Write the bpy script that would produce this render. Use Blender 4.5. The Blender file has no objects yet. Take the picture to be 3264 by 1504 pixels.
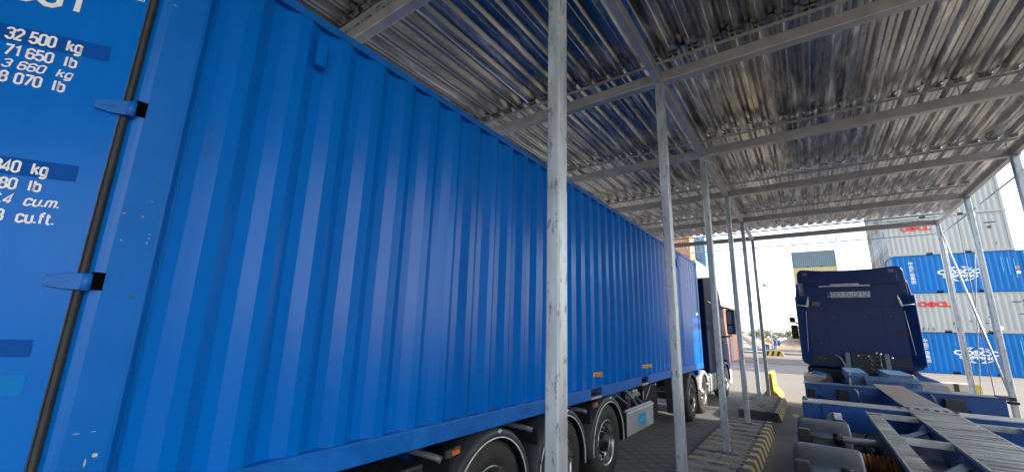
import bpy, bmesh, math, random
from mathutils import Vector, Matrix

random.seed(7)
S = bpy.context.scene
COL = S.collection
R = math.radians
PI = math.pi

# ------------------------------------------------------------------ camera
CAM = Vector((2.4535, -0.3591, 2.0353))
yaw, pitch, roll = 0.624, 0.2247, 0.0284
fw = Vector((-math.sin(yaw) * math.cos(pitch), math.cos(yaw) * math.cos(pitch), math.sin(pitch)))
r0 = fw.cross(Vector((0, 0, 1))).normalized()
u0 = r0.cross(fw)
rt = math.cos(roll) * r0 + math.sin(roll) * u0
up = -math.sin(roll) * r0 + math.cos(roll) * u0
cd = bpy.data.cameras.new('camera')
cd.sensor_width = 36.0
cd.sensor_fit = 'HORIZONTAL'
cd.lens = 36.0 * 1299.5 / 3264.0
cd.clip_start = 0.02
cd.clip_end = 3000
co = bpy.data.objects.new('camera', cd)
COL.objects.link(co)
co.matrix_world = Matrix(((rt.x, up.x, -fw.x, CAM.x), (rt.y, up.y, -fw.y, CAM.y), (rt.z, up.z, -fw.z, CAM.z), (0, 0, 0, 1)))
S.camera = co

# ------------------------------------------------------------------ sky, sun, exposure
SUN = Vector((1.85, 0.14, 1.0)).normalized()
W = bpy.data.worlds.new('World')
S.world = W
W.use_nodes = True
wt = W.node_tree
sky = wt.nodes.new('ShaderNodeTexSky')
sky.sky_type = 'NISHITA'
sky.sun_disc = False
sky.sun_elevation = math.asin(SUN.z)
sky.sun_rotation = math.atan2(SUN.x, SUN.y)
sky.air_density = 1.0
sky.dust_density = 1.6
sky.ozone_density = 1.0
hz = wt.nodes.new('ShaderNodeHueSaturation')      # thin summer haze: paler sky all round
hz.inputs['Saturation'].default_value = 0.5
wt.links.new(sky.outputs[0], hz.inputs['Color'])
wt.links.new(hz.outputs[0], wt.nodes['Background'].inputs[0])
wt.nodes['Background'].inputs[1].default_value = 0.135
sl = bpy.data.lights.new('sun', 'SUN')
sl.energy = 2.0
sl.angle = R(0.6)
sl.color = (1.0, 0.93, 0.82)
so = bpy.data.objects.new('sun', sl)
COL.objects.link(so)
so.rotation_euler = (-SUN).to_track_quat('-Z', 'Y').to_euler()
S.view_settings.view_transform = 'Standard'
S.view_settings.look = 'None'
S.view_settings.gamma = 1.0
S.view_settings.use_curve_mapping = False
S.view_settings.exposure = 2.2
S.render.engine = 'CYCLES'
S.cycles.use_denoising = True
S.cycles.max_bounces = 8
S.cycles.diffuse_bounces = 5
S.cycles.glossy_bounces = 4
S.cycles.sample_clamp_indirect = 6.0


# ------------------------------------------------------------------ materials
def mat(name, col, rough=0.5, metal=0.0, var=0.12, scale=3.0, stretch=(1, 1, 1), col2=None, lo=0.35, hi=0.65,
        rvar=0.1, bump=0.0, bscale=40.0, spec=0.5, coat=0.0, spots=None, spot_col=None, spot_scale=20.0, emit=None):
    m = bpy.data.materials.new(name)
    m.use_nodes = True
    t = m.node_tree
    N, L = t.nodes, t.links
    p = N['Principled BSDF']
    tc = N.new('ShaderNodeTexCoord')
    mp = N.new('ShaderNodeMapping')
    mp.inputs['Scale'].default_value = stretch
    L.new(tc.outputs['Object'], mp.inputs[0])
    nz = N.new('ShaderNodeTexNoise')
    nz.inputs['Scale'].default_value = scale
    nz.inputs['Detail'].default_value = 7
    nz.inputs['Roughness'].default_value = 0.62
    L.new(mp.outputs[0], nz.inputs['Vector'])
    rp = N.new('ShaderNodeValToRGB')
    rp.color_ramp.elements[0].position = lo
    rp.color_ramp.elements[1].position = hi
    a = [max(0, c * (1 - var)) for c in col]
    b = list(col2) if col2 else [min(1, c * (1 + var)) for c in col]
    if col2:
        a = list(col)
    rp.color_ramp.elements[0].color = (*a, 1)
    rp.color_ramp.elements[1].color = (*b, 1)
    L.new(nz.outputs['Fac'], rp.inputs[0])
    out = rp.outputs[0]
    if spots:
        n2 = N.new('ShaderNodeTexNoise')
        n2.inputs['Scale'].default_value = spot_scale
        n2.inputs['Detail'].default_value = 5
        n2.inputs['Roughness'].default_value = 0.7
        L.new(mp.outputs[0], n2.inputs['Vector'])
        r2 = N.new('ShaderNodeValToRGB')
        r2.color_ramp.elements[0].position = spots
        r2.color_ramp.elements[1].position = min(1, spots + 0.04)
        r2.color_ramp.elements[0].color = (0, 0, 0, 1)
        r2.color_ramp.elements[1].color = (1, 1, 1, 1)
        L.new(n2.outputs['Fac'], r2.inputs[0])
        mx = N.new('ShaderNodeMix')
        mx.data_type = 'RGBA'
        L.new(r2.outputs[0], mx.inputs[0])
        L.new(out, mx.inputs[6])
        mx.inputs[7].default_value = (*spot_col, 1)
        out = mx.outputs[2]
    L.new(out, p.inputs['Base Color'])
    if rvar:
        mr = N.new('ShaderNodeMapRange')
        mr.inputs['From Min'].default_value = 0.3
        mr.inputs['From Max'].default_value = 0.7
        mr.inputs['To Min'].default_value = max(0.02, rough - rvar)
        mr.inputs['To Max'].default_value = min(1, rough + rvar)
        L.new(nz.outputs['Fac'], mr.inputs[0])
        L.new(mr.outputs[0], p.inputs['Roughness'])
    else:
        p.inputs['Roughness'].default_value = rough
    p.inputs['Metallic'].default_value = metal
    p.inputs['Specular IOR Level'].default_value = spec
    if coat:
        p.inputs['Coat Weight'].default_value = coat
        p.inputs['Coat Roughness'].default_value = 0.12
    if bump:
        nb = N.new('ShaderNodeTexNoise')
        nb.inputs['Scale'].default_value = bscale
        nb.inputs['Detail'].default_value = 4
        L.new(mp.outputs[0], nb.inputs['Vector'])
        bp = N.new('ShaderNodeBump')
        bp.inputs['Strength'].default_value = bump
        bp.inputs['Distance'].default_value = 0.02
        L.new(nb.outputs['Fac'], bp.inputs['Height'])
        L.new(bp.outputs[0], p.inputs['Normal'])
    if emit:
        p.inputs['Emission Color'].default_value = (*emit[0], 1)
        p.inputs['Emission Strength'].default_value = emit[1]
    return m


M = {}
M['blue'] = mat('blue container paint', (0.0, 0.132, 0.53), 0.21, var=0.09, scale=1.6, stretch=(1, 1, 0.16), rvar=0.03, spec=0.17,
                spots=0.70, spot_col=(0.01, 0.115, 0.41), spot_scale=5)
M['blue_post'] = mat('blue corner post paint', (0.0, 0.132, 0.51), 0.36, var=0.06, scale=2.5, rvar=0.06, bump=0.03, bscale=14, spec=0.28,
                     spots=0.735, spot_col=(0.20, 0.32, 0.52), spot_scale=13)
M['blue_rail'] = mat('blue rail paint scuffed', (0.004, 0.125, 0.47), 0.38, var=0.14, scale=6, rvar=0.08, bump=0.04, bscale=20, spec=.3,
                     spots=0.72, spot_col=(0.17, 0.24, 0.36), spot_scale=16)
M['blue_band'] = mat('dark blue decal', (0.0, 0.070, 0.34), 0.5, var=0.04, spec=.08)
M['blue_light'] = mat('pale blue sticker', (0.004, 0.17, 0.52), 0.5, var=0.05, spec=.08)
M['white'] = mat('white lettering', (0.78, 0.80, 0.82), 0.5, var=0.06, scale=30)
M['rubber'] = mat('tyre rubber', (0.022, 0.021, 0.020), 0.75, var=0.3, scale=6, col2=(0.055, 0.05, 0.044), bump=0.1, bscale=60)
M['gasket'] = mat('grey rubber gasket', (0.055, 0.057, 0.062), 0.8, var=0.2, spec=.2)
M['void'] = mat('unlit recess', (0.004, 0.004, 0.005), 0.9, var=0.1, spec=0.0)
M['black'] = mat('black steel', (0.014, 0.014, 0.016), 0.55, var=0.4, scale=8)
M['plastic'] = mat('grey black mudguard plastic', (0.045, 0.049, 0.056), 0.52, var=0.18, scale=5, rvar=0.08, bump=0.05, bscale=70)
M['fender'] = mat('dusty grey mudguard plastic', (0.075, 0.083, 0.098), 0.55, var=0.22, scale=4, bump=0.06, bscale=60, spots=0.66, spot_col=(0.14, 0.14, 0.14), spot_scale=8)
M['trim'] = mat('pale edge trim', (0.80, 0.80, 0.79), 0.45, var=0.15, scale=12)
M['chrome'] = mat('polished wheel metal', (0.48, 0.47, 0.455), 0.3, metal=0.9, var=0.2, scale=14)
M['alu'] = mat('brushed aluminium panel', (0.42, 0.43, 0.44), 0.5, metal=0.35, var=0.12, scale=5)
M['alu_lip'] = mat('bare aluminium edge', (0.62, 0.62, 0.60), 0.4, metal=0.5, var=0.1, scale=8)
M['cyan'] = mat('cyan sticker', (0.02, 0.36, 0.66), 0.45, var=0.08, scale=14)
M['cyan_mark'] = mat('pale sticker mark', (0.10, 0.50, 0.74), 0.45, var=0.08, scale=14)
M['orange'] = mat('orange marker lens', (0.85, 0.17, 0.02), 0.25, var=0.15, scale=30)
M['orange_label'] = mat('orange label', (0.85, 0.36, 0.02), 0.5, var=0.1, scale=20)
M['label_ink'] = mat('dark label lettering', (0.03, 0.03, 0.03), 0.6, var=0.1)
M['galv'] = mat('galvanised post', (0.40, 0.45, 0.49), 0.42, metal=0.45, col2=(0.62, 0.66, 0.68), scale=7, stretch=(1, 1, 0.3), rvar=0.12, bump=0.05, bscale=25,
                spots=0.575, spot_col=(0.24, 0.268, 0.30), spot_scale=24)
M['galv_beam'] = mat('dull galvanised beam', (0.46, 0.445, 0.42), 0.42, metal=0.5, col2=(0.60, 0.58, 0.55), scale=5, rvar=0.1, bump=0.03, bscale=25)
M['galv_thin'] = mat('bright galvanised tube', (0.56, 0.57, 0.57), 0.4, metal=0.5, var=0.12, scale=10)
M['navy'] = mat('navy cab paint', (0.006, 0.026, 0.120), 0.25, var=0.12, scale=2, rvar=0.05, spec=0.18)
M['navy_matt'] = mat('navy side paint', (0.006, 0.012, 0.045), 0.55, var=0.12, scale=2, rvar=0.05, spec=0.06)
M['navy_trim'] = mat('dark navy seam', (0.005, 0.008, 0.022), 0.5, var=0.1)
M['plate'] = mat('number plate white', (0.62, 0.62, 0.60), 0.5, var=0.05, scale=20)
M['eu'] = mat('number plate blue', (0.01, 0.05, 0.30), 0.5, var=0.05)
M['chassis'] = mat('blue chassis paint', (0.006, 0.075, 0.30), 0.35, var=0.2, scale=4, rvar=0.1, bump=0.03, bscale=30, spots=0.70, spot_col=(0.06, 0.09, 0.16), spot_scale=12)
M['chassis_light'] = mat('pale blue worn steel', (0.060, 0.125, 0.235), 0.4, var=0.25, scale=5, spots=0.66, spot_col=(0.32, 0.36, 0.40), spot_scale=9)
M['tread'] = mat('worn bare steel deck', (0.16, 0.15, 0.135), 0.40, metal=0.35, col2=(0.58, 0.56, 0.52), scale=4, stretch=(0.35, 3.5, 1), rvar=0.12, bump=0.1, bscale=25)
M['tread_wood'] = mat('rusty worn deck plate', (0.24, 0.19, 0.15), 0.55, metal=0.1, col2=(0.40, 0.35, 0.30), scale=5, stretch=(0.6, 3, 1), bump=0.1)
M['edge'] = mat('pale worn steel edge', (0.48, 0.48, 0.46), 0.4, metal=0.3, var=0.2, scale=9)
M['rust'] = mat('rusty orange spring', (0.34, 0.13, 0.03), 0.6, var=0.35, scale=14)
M['axle'] = mat('grey axle steel', (0.17, 0.19, 0.22), 0.5, metal=0.2, var=0.25, scale=8)
M['yellow_conc'] = mat('yellow barrier paint', (0.55, 0.38, 0.04), 0.55, var=0.12, scale=5, bump=0.05, bscale=40, spots=0.66, spot_col=(0.50, 0.42, 0.22), spot_scale=8)
M['pav_grey'] = mat('grey paving block', (0.25, 0.242, 0.232), 0.85, var=0.3, scale=9, bump=0.25, bscale=90)
M['pav_dark'] = mat('dark paving block', (0.115, 0.112, 0.11), 0.85, var=0.3, scale=9, bump=0.25, bscale=90)
M['pav_yellow'] = mat('worn yellow paving block', (0.44, 0.37, 0.15), 0.85, col2=(0.31, 0.28, 0.20), scale=7, bump=0.25, bscale=90)
M['pav_tan'] = mat('worn tan paving block', (0.35, 0.30, 0.21), 0.85, col2=(0.26, 0.24, 0.20), scale=7, bump=0.25, bscale=90)
M['kerb_y'] = mat('yellow painted kerb', (0.60, 0.44, 0.12), 0.75, col2=(0.46, 0.40, 0.27), scale=5, bump=0.15, bscale=60)
M['kerb_k'] = mat('black painted kerb', (0.055, 0.053, 0.05), 0.75, col2=(0.12, 0.115, 0.11), scale=5, bump=0.15, bscale=60)
M['mortar'] = mat('dark joint sand', (0.055, 0.05, 0.045), 0.95, var=0.3, scale=20, bump=0.2, bscale=60)
M['asphalt'] = mat('asphalt', (0.062, 0.064, 0.069), 0.85, var=0.15, scale=0.4, bump=0.2, bscale=60)
M['road_line'] = mat('road line', (0.30, 0.30, 0.30), 0.8, var=0.2)


def ground_mat():
    m = mat('yard concrete', (0.160, 0.141, 0.117), 0.85, col2=(0.195, 0.173, 0.144), scale=0.35, lo=0.3, hi=0.7, bump=0.15, bscale=30, spots=.615, spot_col=(.135, .121, .103), spot_scale=.55)
    return m


def lane_mat():
    # small worn paving with pale rounded studs, as a flat surface pattern
    m = mat('dark lane paving', (0.080, 0.078, 0.077), 0.8, col2=(0.135, 0.131, 0.128), scale=.8, bump=0.2, bscale=40)
    t = m.node_tree
    N, L = t.nodes, t.links
    p = N['Principled BSDF']
    src = p.inputs['Base Color'].links[0].from_socket
    tc = N.new('ShaderNodeTexCoord')
    sp_ = N.new('ShaderNodeSeparateXYZ')
    L.new(tc.outputs['Object'], sp_.inputs[0])

    def mth(op, a_, b_=None):
        n = N.new('ShaderNodeMath')
        n.operation = op
        for i_, v_ in enumerate((a_, b_)):
            if v_ is None: continue
            if isinstance(v_, (int, float)): n.inputs[i_].default_value = v_
            else: L.new(v_, n.inputs[i_])
        return n.outputs[0]
    yr = mth('DIVIDE', sp_.outputs[1], .15)
    row = mth('FLOOR', yr)
    u = mth('FRACT', mth('ADD', mth('DIVIDE', sp_.outputs[0], .30), mth('MULTIPLY', row, .5)))
    d = mth('MULTIPLY', mth('LESS_THAN', u, .38), mth('LESS_THAN', mth('FRACT', yr), .20))
    nz = N.new('ShaderNodeTexNoise')
    nz.inputs['Scale'].default_value = 6
    L.new(tc.outputs['Object'], nz.inputs['Vector'])
    d = mth('MULTIPLY', d, mth('MULTIPLY', nz.outputs['Fac'], 1.1))
    mx = N.new('ShaderNodeMix')
    mx.data_type = 'RGBA'
    L.new(d, mx.inputs[0])
    L.new(src, mx.inputs[6])
    mx.inputs[7].default_value = (0.30, 0.29, 0.28, 1)
    L.new(mx.outputs[2], p.inputs['Base Color'])
    return m


def roof_mat():
    m = bpy.data.materials.new('stained galvanised roof sheet')
    m.use_nodes = True
    t = m.node_tree
    N, L = t.nodes, t.links
    p = N['Principled BSDF']
    geo = N.new('ShaderNodeNewGeometry')
    mp = N.new('ShaderNodeMapping')
    mp.inputs['Scale'].default_value = (3.0, 0.30, 1.0)
    L.new(geo.outputs['Position'], mp.inputs[0])
    n1 = N.new('ShaderNodeTexNoise')
    n1.inputs['Scale'].default_value = 2.6
    n1.inputs['Detail'].default_value = 9
    n1.inputs['Roughness'].default_value = 0.68
    n1.inputs['Distortion'].default_value = 0.35
    L.new(mp.outputs[0], n1.inputs['Vector'])
    r1 = N.new('ShaderNodeValToRGB')
    e = r1.color_ramp.elements
    e[0].position = 0.33
    e[0].color = (0.25, 0.248, 0.245, 1)
    e[1].position = 0.68
    e[1].color = (0.92, 0.86, 0.76, 1)
    a = e.new(0.55)
    a.color = (0.42, 0.412, 0.40, 1)
    b = e.new(0.595)
    b.color = (0.74, 0.71, 0.65, 1)
    L.new(n1.outputs['Fac'], r1.inputs[0])
    L.new(r1.outputs[0], p.inputs['Base Color'])
    mr = N.new('ShaderNodeMapRange')
    mr.inputs['From Min'].default_value = 0.35
    mr.inputs['From Max'].default_value = 0.65
    mr.inputs['To Min'].default_value = 0.15
    mr.inputs['To Max'].default_value = 0.40
    L.new(n1.outputs['Fac'], mr.inputs[0])
    L.new(mr.outputs[0], p.inputs['Roughness'])
    p.inputs['Metallic'].default_value = 1.0
    n2 = N.new('ShaderNodeTexNoise')
    n2.inputs['Scale'].default_value = 5
    n2.inputs['Detail'].default_value = 3
    L.new(mp.outputs[0], n2.inputs['Vector'])
    bp = N.new('ShaderNodeBump')
    bp.inputs['Strength'].default_value = 0.07
    bp.inputs['Distance'].default_value = 0.03
    L.new(n2.outputs['Fac'], bp.inputs['Height'])
    L.new(bp.outputs[0], p.inputs['Normal'])
    return m


M['ground'] = ground_mat()
M['lane'] = lane_mat()
M['roof'] = roof_mat()


# ------------------------------------------------------------------ mesh helpers
ORG = {}


def tag(o, label=None, cat=None, group=None, kind=None):
    if label: o['label'] = label
    if cat: o['category'] = cat
    if group: o['group'] = group
    if kind: o['kind'] = kind
    return o


def thing(name, label, cat, loc=(0, 0, 0), rz=0.0, group=None):
    o = bpy.data.objects.new(name, None)
    o.empty_display_size = 0.3
    COL.objects.link(o)
    o.location = loc
    o.rotation_euler = (0, 0, rz)
    ORG[o] = Vector(loc)
    return tag(o, label, cat, group)


class MB:
    def __init__(s):
        s.v = []
        s.f = []
        s.smooth = []

    def add(s, vs, fs, smooth=False):
        k = len(s.v)
        s.v += [tuple(v) for v in vs]
        s.f += [tuple(i + k for i in f) for f in fs]
        s.smooth += [smooth] * len(fs)
        return s

    def box(s, x0, x1, y0, y1, z0, z1):
        return s.add([(x0, y0, z0), (x1, y0, z0), (x1, y1, z0), (x0, y1, z0), (x0, y0, z1), (x1, y0, z1), (x1, y1, z1), (x0, y1, z1)],
                     [(0, 3, 2, 1), (4, 5, 6, 7), (0, 1, 5, 4), (1, 2, 6, 5), (2, 3, 7, 6), (3, 0, 4, 7)])

    def prism(s, pts, axis, a0, a1):
        # pts: polygon (u,v); axis 0: (a,u,v)  1: (u,a,v)  2: (u,v,a)
        def P(u, v, a):
            return [(a, u, v), (u, a, v), (u, v, a)][axis]
        n = len(pts)
        vs = [P(u, v, a0) for u, v in pts] + [P(u, v, a1) for u, v in pts]
        fs = [tuple(range(n))[::-1], tuple(range(n, 2 * n))] + [(i, (i + 1) % n, n + (i + 1) % n, n + i) for i in range(n)]
        return s.add(vs, fs)

    def bar(s, p0, p1, w, h=None, upv=(0, 0, 1)):
        # rectangular bar
        h = h or w
        p0, p1 = Vector(p0), Vector(p1)
        d = (p1 - p0).normalized()
        uv = Vector(upv)
        if abs(d.dot(uv)) > 0.98: uv = Vector((0, 1, 0))
        a = d.cross(uv).normalized() * (w / 2)
        b = a.cross(d).normalized() * (h / 2)
        vs = [p + i * a + j * b for p in (p0, p1) for i, j in ((-1, -1), (1, -1), (1, 1), (-1, 1))]
        return s.add(vs, [(3, 2, 1, 0), (4, 5, 6, 7), (0, 1, 5, 4), (1, 2, 6, 5), (2, 3, 7, 6), (3, 0, 4, 7)])

    def tube(s, pts, r, n=10, caps=True):
        pts = [Vector(p) for p in pts]
        rings = []
        for i, p in enumerate(pts):
            d = (pts[min(i + 1, len(pts) - 1)] - pts[max(i - 1, 0)]).normalized()
            uv = Vector((0, 0, 1)) if abs(d.z) < 0.95 else Vector((0, 1, 0))
            a = d.cross(uv).normalized()
            b = a.cross(d)
            rr = r[i] if isinstance(r, (list, tuple)) else r
            rings.append([p + rr * (math.cos(2 * PI * k / n) * a + math.sin(2 * PI * k / n) * b) for k in range(n)])
        vs = [v for rg in rings for v in rg]
        fs = []
        for i in range(len(pts) - 1):
            for k in range(n):
                fs.append((i * n + k, i * n + (k + 1) % n, (i + 1) * n + (k + 1) % n, (i + 1) * n + k))
        s.add(vs, fs, True)
        if caps:
            k0 = len(s.v) - len(vs)
            s.f += [tuple(k0 + k for k in range(n))[::-1], tuple(k0 + (len(pts) - 1) * n + k for k in range(n))]
            s.smooth += [False, False]
        return s

    def lathe(s, prof, c, n=32, axis=0, a0=0.0, a1=2 * PI, smooth=True):
        # prof: list of (along axis, radius)
        full = abs(a1 - a0 - 2 * PI) < 1e-6
        m = n if full else n + 1
        vs = []
        for q, r in prof:
            for k in range(m):
                t = a0 + (a1 - a0) * k / n
                u, v = r * math.cos(t), r * math.sin(t)
                d = [(q, u, v), (u, q, v), (u, v, q)][axis]
                vs.append((c[0] + d[0], c[1] + d[1], c[2] + d[2]))
        fs = []
        for i in range(len(prof) - 1):
            for k in range(n):
                k2 = (k + 1) % m
                fs.append((i * m + k, i * m + k2, (i + 1) * m + k2, (i + 1) * m + k))
        return s.add(vs, fs, smooth)

    def grid(s, rows):
        # rows of points
        n = len(rows[0])
        vs = [p for r in rows for p in r]
        fs = [(i * n + j, i * n + j + 1, (i + 1) * n + j + 1, (i + 1) * n + j) for i in range(len(rows) - 1) for j in range(n - 1)]
        return s.add(vs, fs)

    def mesh(s, name, off=None):
        me = bpy.data.meshes.new(name)
        v = s.v if off is None else [(a - off[0], b - off[1], c - off[2]) for a, b, c in s.v]
        me.from_pydata(v, [], s.f)
        me.polygons.foreach_set('use_smooth', s.smooth)
        bm = bmesh.new()
        bm.from_mesh(me)
        bmesh.ops.recalc_face_normals(bm, faces=bm.faces)
        bm.to_mesh(me)
        bm.free()
        me.update()
        return me

    def build(s, name, m, parent=None, bevel=0.0, off=None, local=False, seg=2):
        o_ = None if local else (ORG[parent] if parent is not None and parent in ORG else off)
        me = s.mesh(name, o_)
        return link(name, me, m, parent, bevel, seg)


def link(name, me, m, parent=None, bevel=0.0, seg=2):
    o = bpy.data.objects.new(name, me)
    COL.objects.link(o)
    if parent is not None:
        o.parent = parent
        if parent in ORG: ORG[o] = ORG[parent]
    mt = M[m] if isinstance(m, str) else m
    if len(me.materials) == 0: me.materials.append(mt)
    if me.materials[0] is not mt:
        o.material_slots[0].link = 'OBJECT'
        o.material_slots[0].material = mt
    if bevel:
        b = o.modifiers.new('bevel', 'BEVEL')
        b.width = bevel
        b.segments = seg
        b.limit_method = 'ANGLE'
        b.angle_limit = R(40)
    return o


def copy_tree(o, parent=None):
    c = o.copy()
    COL.objects.link(c)
    c.parent = parent
    for ch in list(o.children): copy_tree(ch, c)
    return c


def text_mesh(txt, size, bold=0.0, shear=0.0, align='LEFT', space=1.0):
    cu = bpy.data.curves.new('lettering', 'FONT')
    cu.body = txt
    cu.size = size
    cu.offset = bold
    cu.shear = shear
    cu.align_x = align
    cu.space_character = space
    cu.resolution_u = 3
    o = bpy.data.objects.new('tmp', cu)
    COL.objects.link(o)
    bpy.context.view_layer.update()
    dg = bpy.context.evaluated_depsgraph_get()
    me = bpy.data.meshes.new_from_object(o.evaluated_get(dg))
    bpy.data.objects.remove(o)
    bpy.data.curves.remove(cu)
    return me


def text(name, txt, size, m, parent, origin, xdir, ydir, xs=1.0, bold=0.0, shear=0.0, align='LEFT', space=1.0, local=False):
    """flat lettering: origin (world unless local), xdir/ydir unit vectors"""
    me = text_mesh(txt, size, bold, shear, align, space)
    xd, yd = Vector(xdir), Vector(ydir)
    o0 = Vector(origin)
    if not local and parent in ORG: o0 = o0 - ORG[parent]
    for v in me.vertices:
        v.co = o0 + xd * (v.co.x * xs) + yd * v.co.y
    me.materials.clear()
    me.update()
    return link(name, me, m, parent)


# ================================================================== SETTING
g = MB()
g.box(-400, 400, -150, 900, -0.5, 0.0)
tag(g.build('ground', 'ground'), kind='structure')
rd = MB()
rd.add([(-90, 27.4, .004), (4.2, 28.9, .004), (4.2, 39.3, .004), (-90, 38.8, .004)], [(0, 1, 2, 3)])
tag(rd.build('road', 'asphalt'), kind='structure')
ln = MB()
for x0, y0, x1, y1 in ((-30, 31.2, -4.3, 31.35), (-3.4, 31.25, 0.5, 31.4)):
    ln.add([(x0, y0, .009), (x1, y0, .009), (x1, y1, .009), (x0, y1, .009)], [(0, 1, 2, 3)])
tag(ln.build('road_marking', 'road_line'), kind='structure')
lane = MB()
lane.add([(-3.3, -6, .004), (0.62, -6, .004), (0.62, 13.2, .004), (-3.3, 13.2, .004)], [(0, 1, 2, 3)])
tag(lane.build('pavement', 'lane'), kind='structure')

# ================================================================== CANOPY
ROWS = (-3.56, 1.143, 5.82)
YK = [1.9756 + 2.8356 * k for k in range(-5, 6)]       # -12.2 ... 16.15
HB = 5.345                                             # underside of the cross beams
can = thing('steel_canopy', 'open galvanised steel canopy with corrugated sheet roof over the truck lanes', 'canopy', (1.143, 6.5, 0))
for xi, px in enumerate(ROWS):
    for y in YK:
        p = MB().box(px - .05, px + .05, y - .06, y + .06, 0.186 if (xi == 1 and (1.2 < y < 11 or 12.3 < y < 15.7)) else 0.01, HB - .002)
        po = p.build('post', 'galv', can, bevel=.012)
        zb = 0.186 if (xi == 1 and (1.2 < y < 11 or 12.3 < y < 15.7)) else 0.0
        bp = MB().box(px - .09, px + .09, y - .10, y + .10, zb, zb + .016)
        for dx in (-.07, .07):
            for dy in (-.08, .08):
                bp.lathe([(0, .0), (0, .016), (.012, .016), (.012, 0)], (px + dx, y + dy, zb + .014), 6, axis=2, smooth=False)
        bp.build('base_plate', 'pav_grey', po)
for y in YK:
    b = MB().box(-3.9, 5.90, y - .06, y + .06, HB, HB + .15)
    b.build('cross_beam', 'galv_beam', can, bevel=.01)
    pu = MB().box(-3.9, 5.93, y - .03, y + .03, HB + .325, HB + .331).box(-3.9, 5.93, y - .03, y - .024, HB + .29, HB + .325)
    po = pu.build('purlin', 'galv_beam', can)
    x = -3.6
    while x < 5.9:
        MB().bar((x, y, HB + .15), (x, y, HB + .3248), .03, .008, (1, 0, 0)).build('stub', 'galv_beam', po)
        x += 1.17
for px in ROWS:
    for k in range(len(YK) - 1):
        MB().box(px - .05, px + .05, YK[k] + .062, YK[k + 1] - .062, HB + .004, HB + .146).build('long_beam', 'galv_beam', can, bevel=.01)

# roof sheets: trapezoid ribs along Y, pitch .25
ZR = HB + .345


def sheet_mesh(L_):
    prof = []
    for k in range(4):
        x = k * .25
        prof += [(x, .058), (x + .045, 0.0), (x + .090, 0.0), (x + .100, .008), (x + .110, 0.0), (x + .165, 0.0), (x + .210, .058)]
    prof.append((1.0, .058))
    prof.append((1.036, .012))
    mb = MB()
    ny = 6
    rows = []
    for j in range(ny + 1):
        y = L_ * j / ny
        rows.append([(x, y, z + .016 * j / ny) for x, z in prof])
    mb.grid(rows)
    return mb.mesh('roof_sheet')


SHEET = sheet_mesh(2.98)
for k in range(len(YK) - 1):
    for i in range(10):
        o = link('roof_sheet', SHEET, 'roof', can)
        last = k == len(YK) - 2
        o.location = Vector((-3.98 + i * 1.0 - .02, YK[k] - (.10 if not last else .12), ZR + (.004 if i % 2 else 0) + random.uniform(0, .003))) - ORG[can]
        o.rotation_euler = (random.uniform(-.0012, .0012), random.uniform(-.002, .002), 0)
        if i == 0 or True:
            pass
# hung rails round the front and the right side
zr = 5.13
for nm, pts in (('hung_rail', [(-3.9, 16.42, zr), (5.60, 16.42, zr), (5.86, 16.30, zr), (5.96, 16.05, zr), (5.96, 13.4, zr)]),
                ('hung_rail', [(5.96, 13.2, zr), (5.96, -12.0, zr)])):
    MB().tube(pts, .018, 8).build(nm, 'galv_thin', can)
for x in [-3.4 + 1.15 * i for i in range(9)]:
    MB().bar((x, 16.42, zr + .015), (x, 16.42, zr + .17), .025, .008, (0, 1, 0)).bar((x, 16.43, zr + .17), (x, 16.205, zr + .26), .025, .008, (1, 0, 0)).build('rail_hanger', 'galv_thin', can)
for y in [15.6, 14.9, 12.2, 11.0, 9.2, 7.0, 5.0]:
    MB().bar((5.96, y, zr + .015), (5.96, y, zr + .25), .025, .008, (1, 0, 0)).bar((5.965, y, zr + .25), (5.865, y, zr + .25), .025, .008).build('rail_hanger', 'galv_thin', can)
# diagonal brace and tie rods in the end bay of the right row
xb = 5.79
MB().tube([(xb + .08, 16.05, 5.0), (xb + .08, 13.42, .55)], .022, 8).build('brace', 'galv_thin', can)
MB().tube([(xb + .12, 13.42, 5.0), (xb + .12, 14.75, 2.9), (xb + .12, 16.05, .45)], .011, 6).build('tie_rod', 'galv_thin', can)
MB().tube([(xb + .10, 14.62, 5.1), (xb + .10, 14.70, 2.85), (xb + .1, 14.74, .1)], .009, 6).build('tie_rod', 'axle', can)
MB().tube([(xb + .07, 16.1, 5.28), (xb + .07, 15.98, 4.7), (xb + .07, 16.05, 0.4)], .012, 6).build('tie_rod', 'galv_thin', can)
# sagging wires under the last bay
for a, b in (((1.2, 13.5, 5.50), (5.7, 16.0, 5.46)), ((-1.5, 16.0, 5.46), (1.1, 13.5, 5.5))):
    a, b = Vector(a), Vector(b)
    pts = [a.lerp(b, i / 10) + Vector((0, 0, -.1 * math.sin(PI * i / 10))) for i in range(11)]
    MB().tube(pts, .007, 5).build('wire', 'black', can)

# ================================================================== BLUE CONTAINER ON THE TRAILER
ZB, ZT, LC = 1.15, 4.046, 12.19
bc = thing('shipping_container', 'long blue shipping container on a trailer with its rear door swung open', 'container', (-1.2, 6.0, ZB))
PITCH, S0 = 0.2885, 0.300


def side_x(y):
    u = ((y - S0) % PITCH)
    if y < S0 or y > 11.93: return -.049
    if u < .075: return -.049 + .043 * u / .075
    if u < .145: return -.006
    if u < .220: return -.006 - .043 * (u - .145) / .075
    return -.049


ys = [.225]
k = 0
while S0 + k * PITCH < 11.93:
    for d in (0, .075, .145, .220):
        yy = S0 + k * PITCH + d
        if yy < 11.93: ys.append(yy)
    k += 1
ys += [11.94, 11.97]


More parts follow.
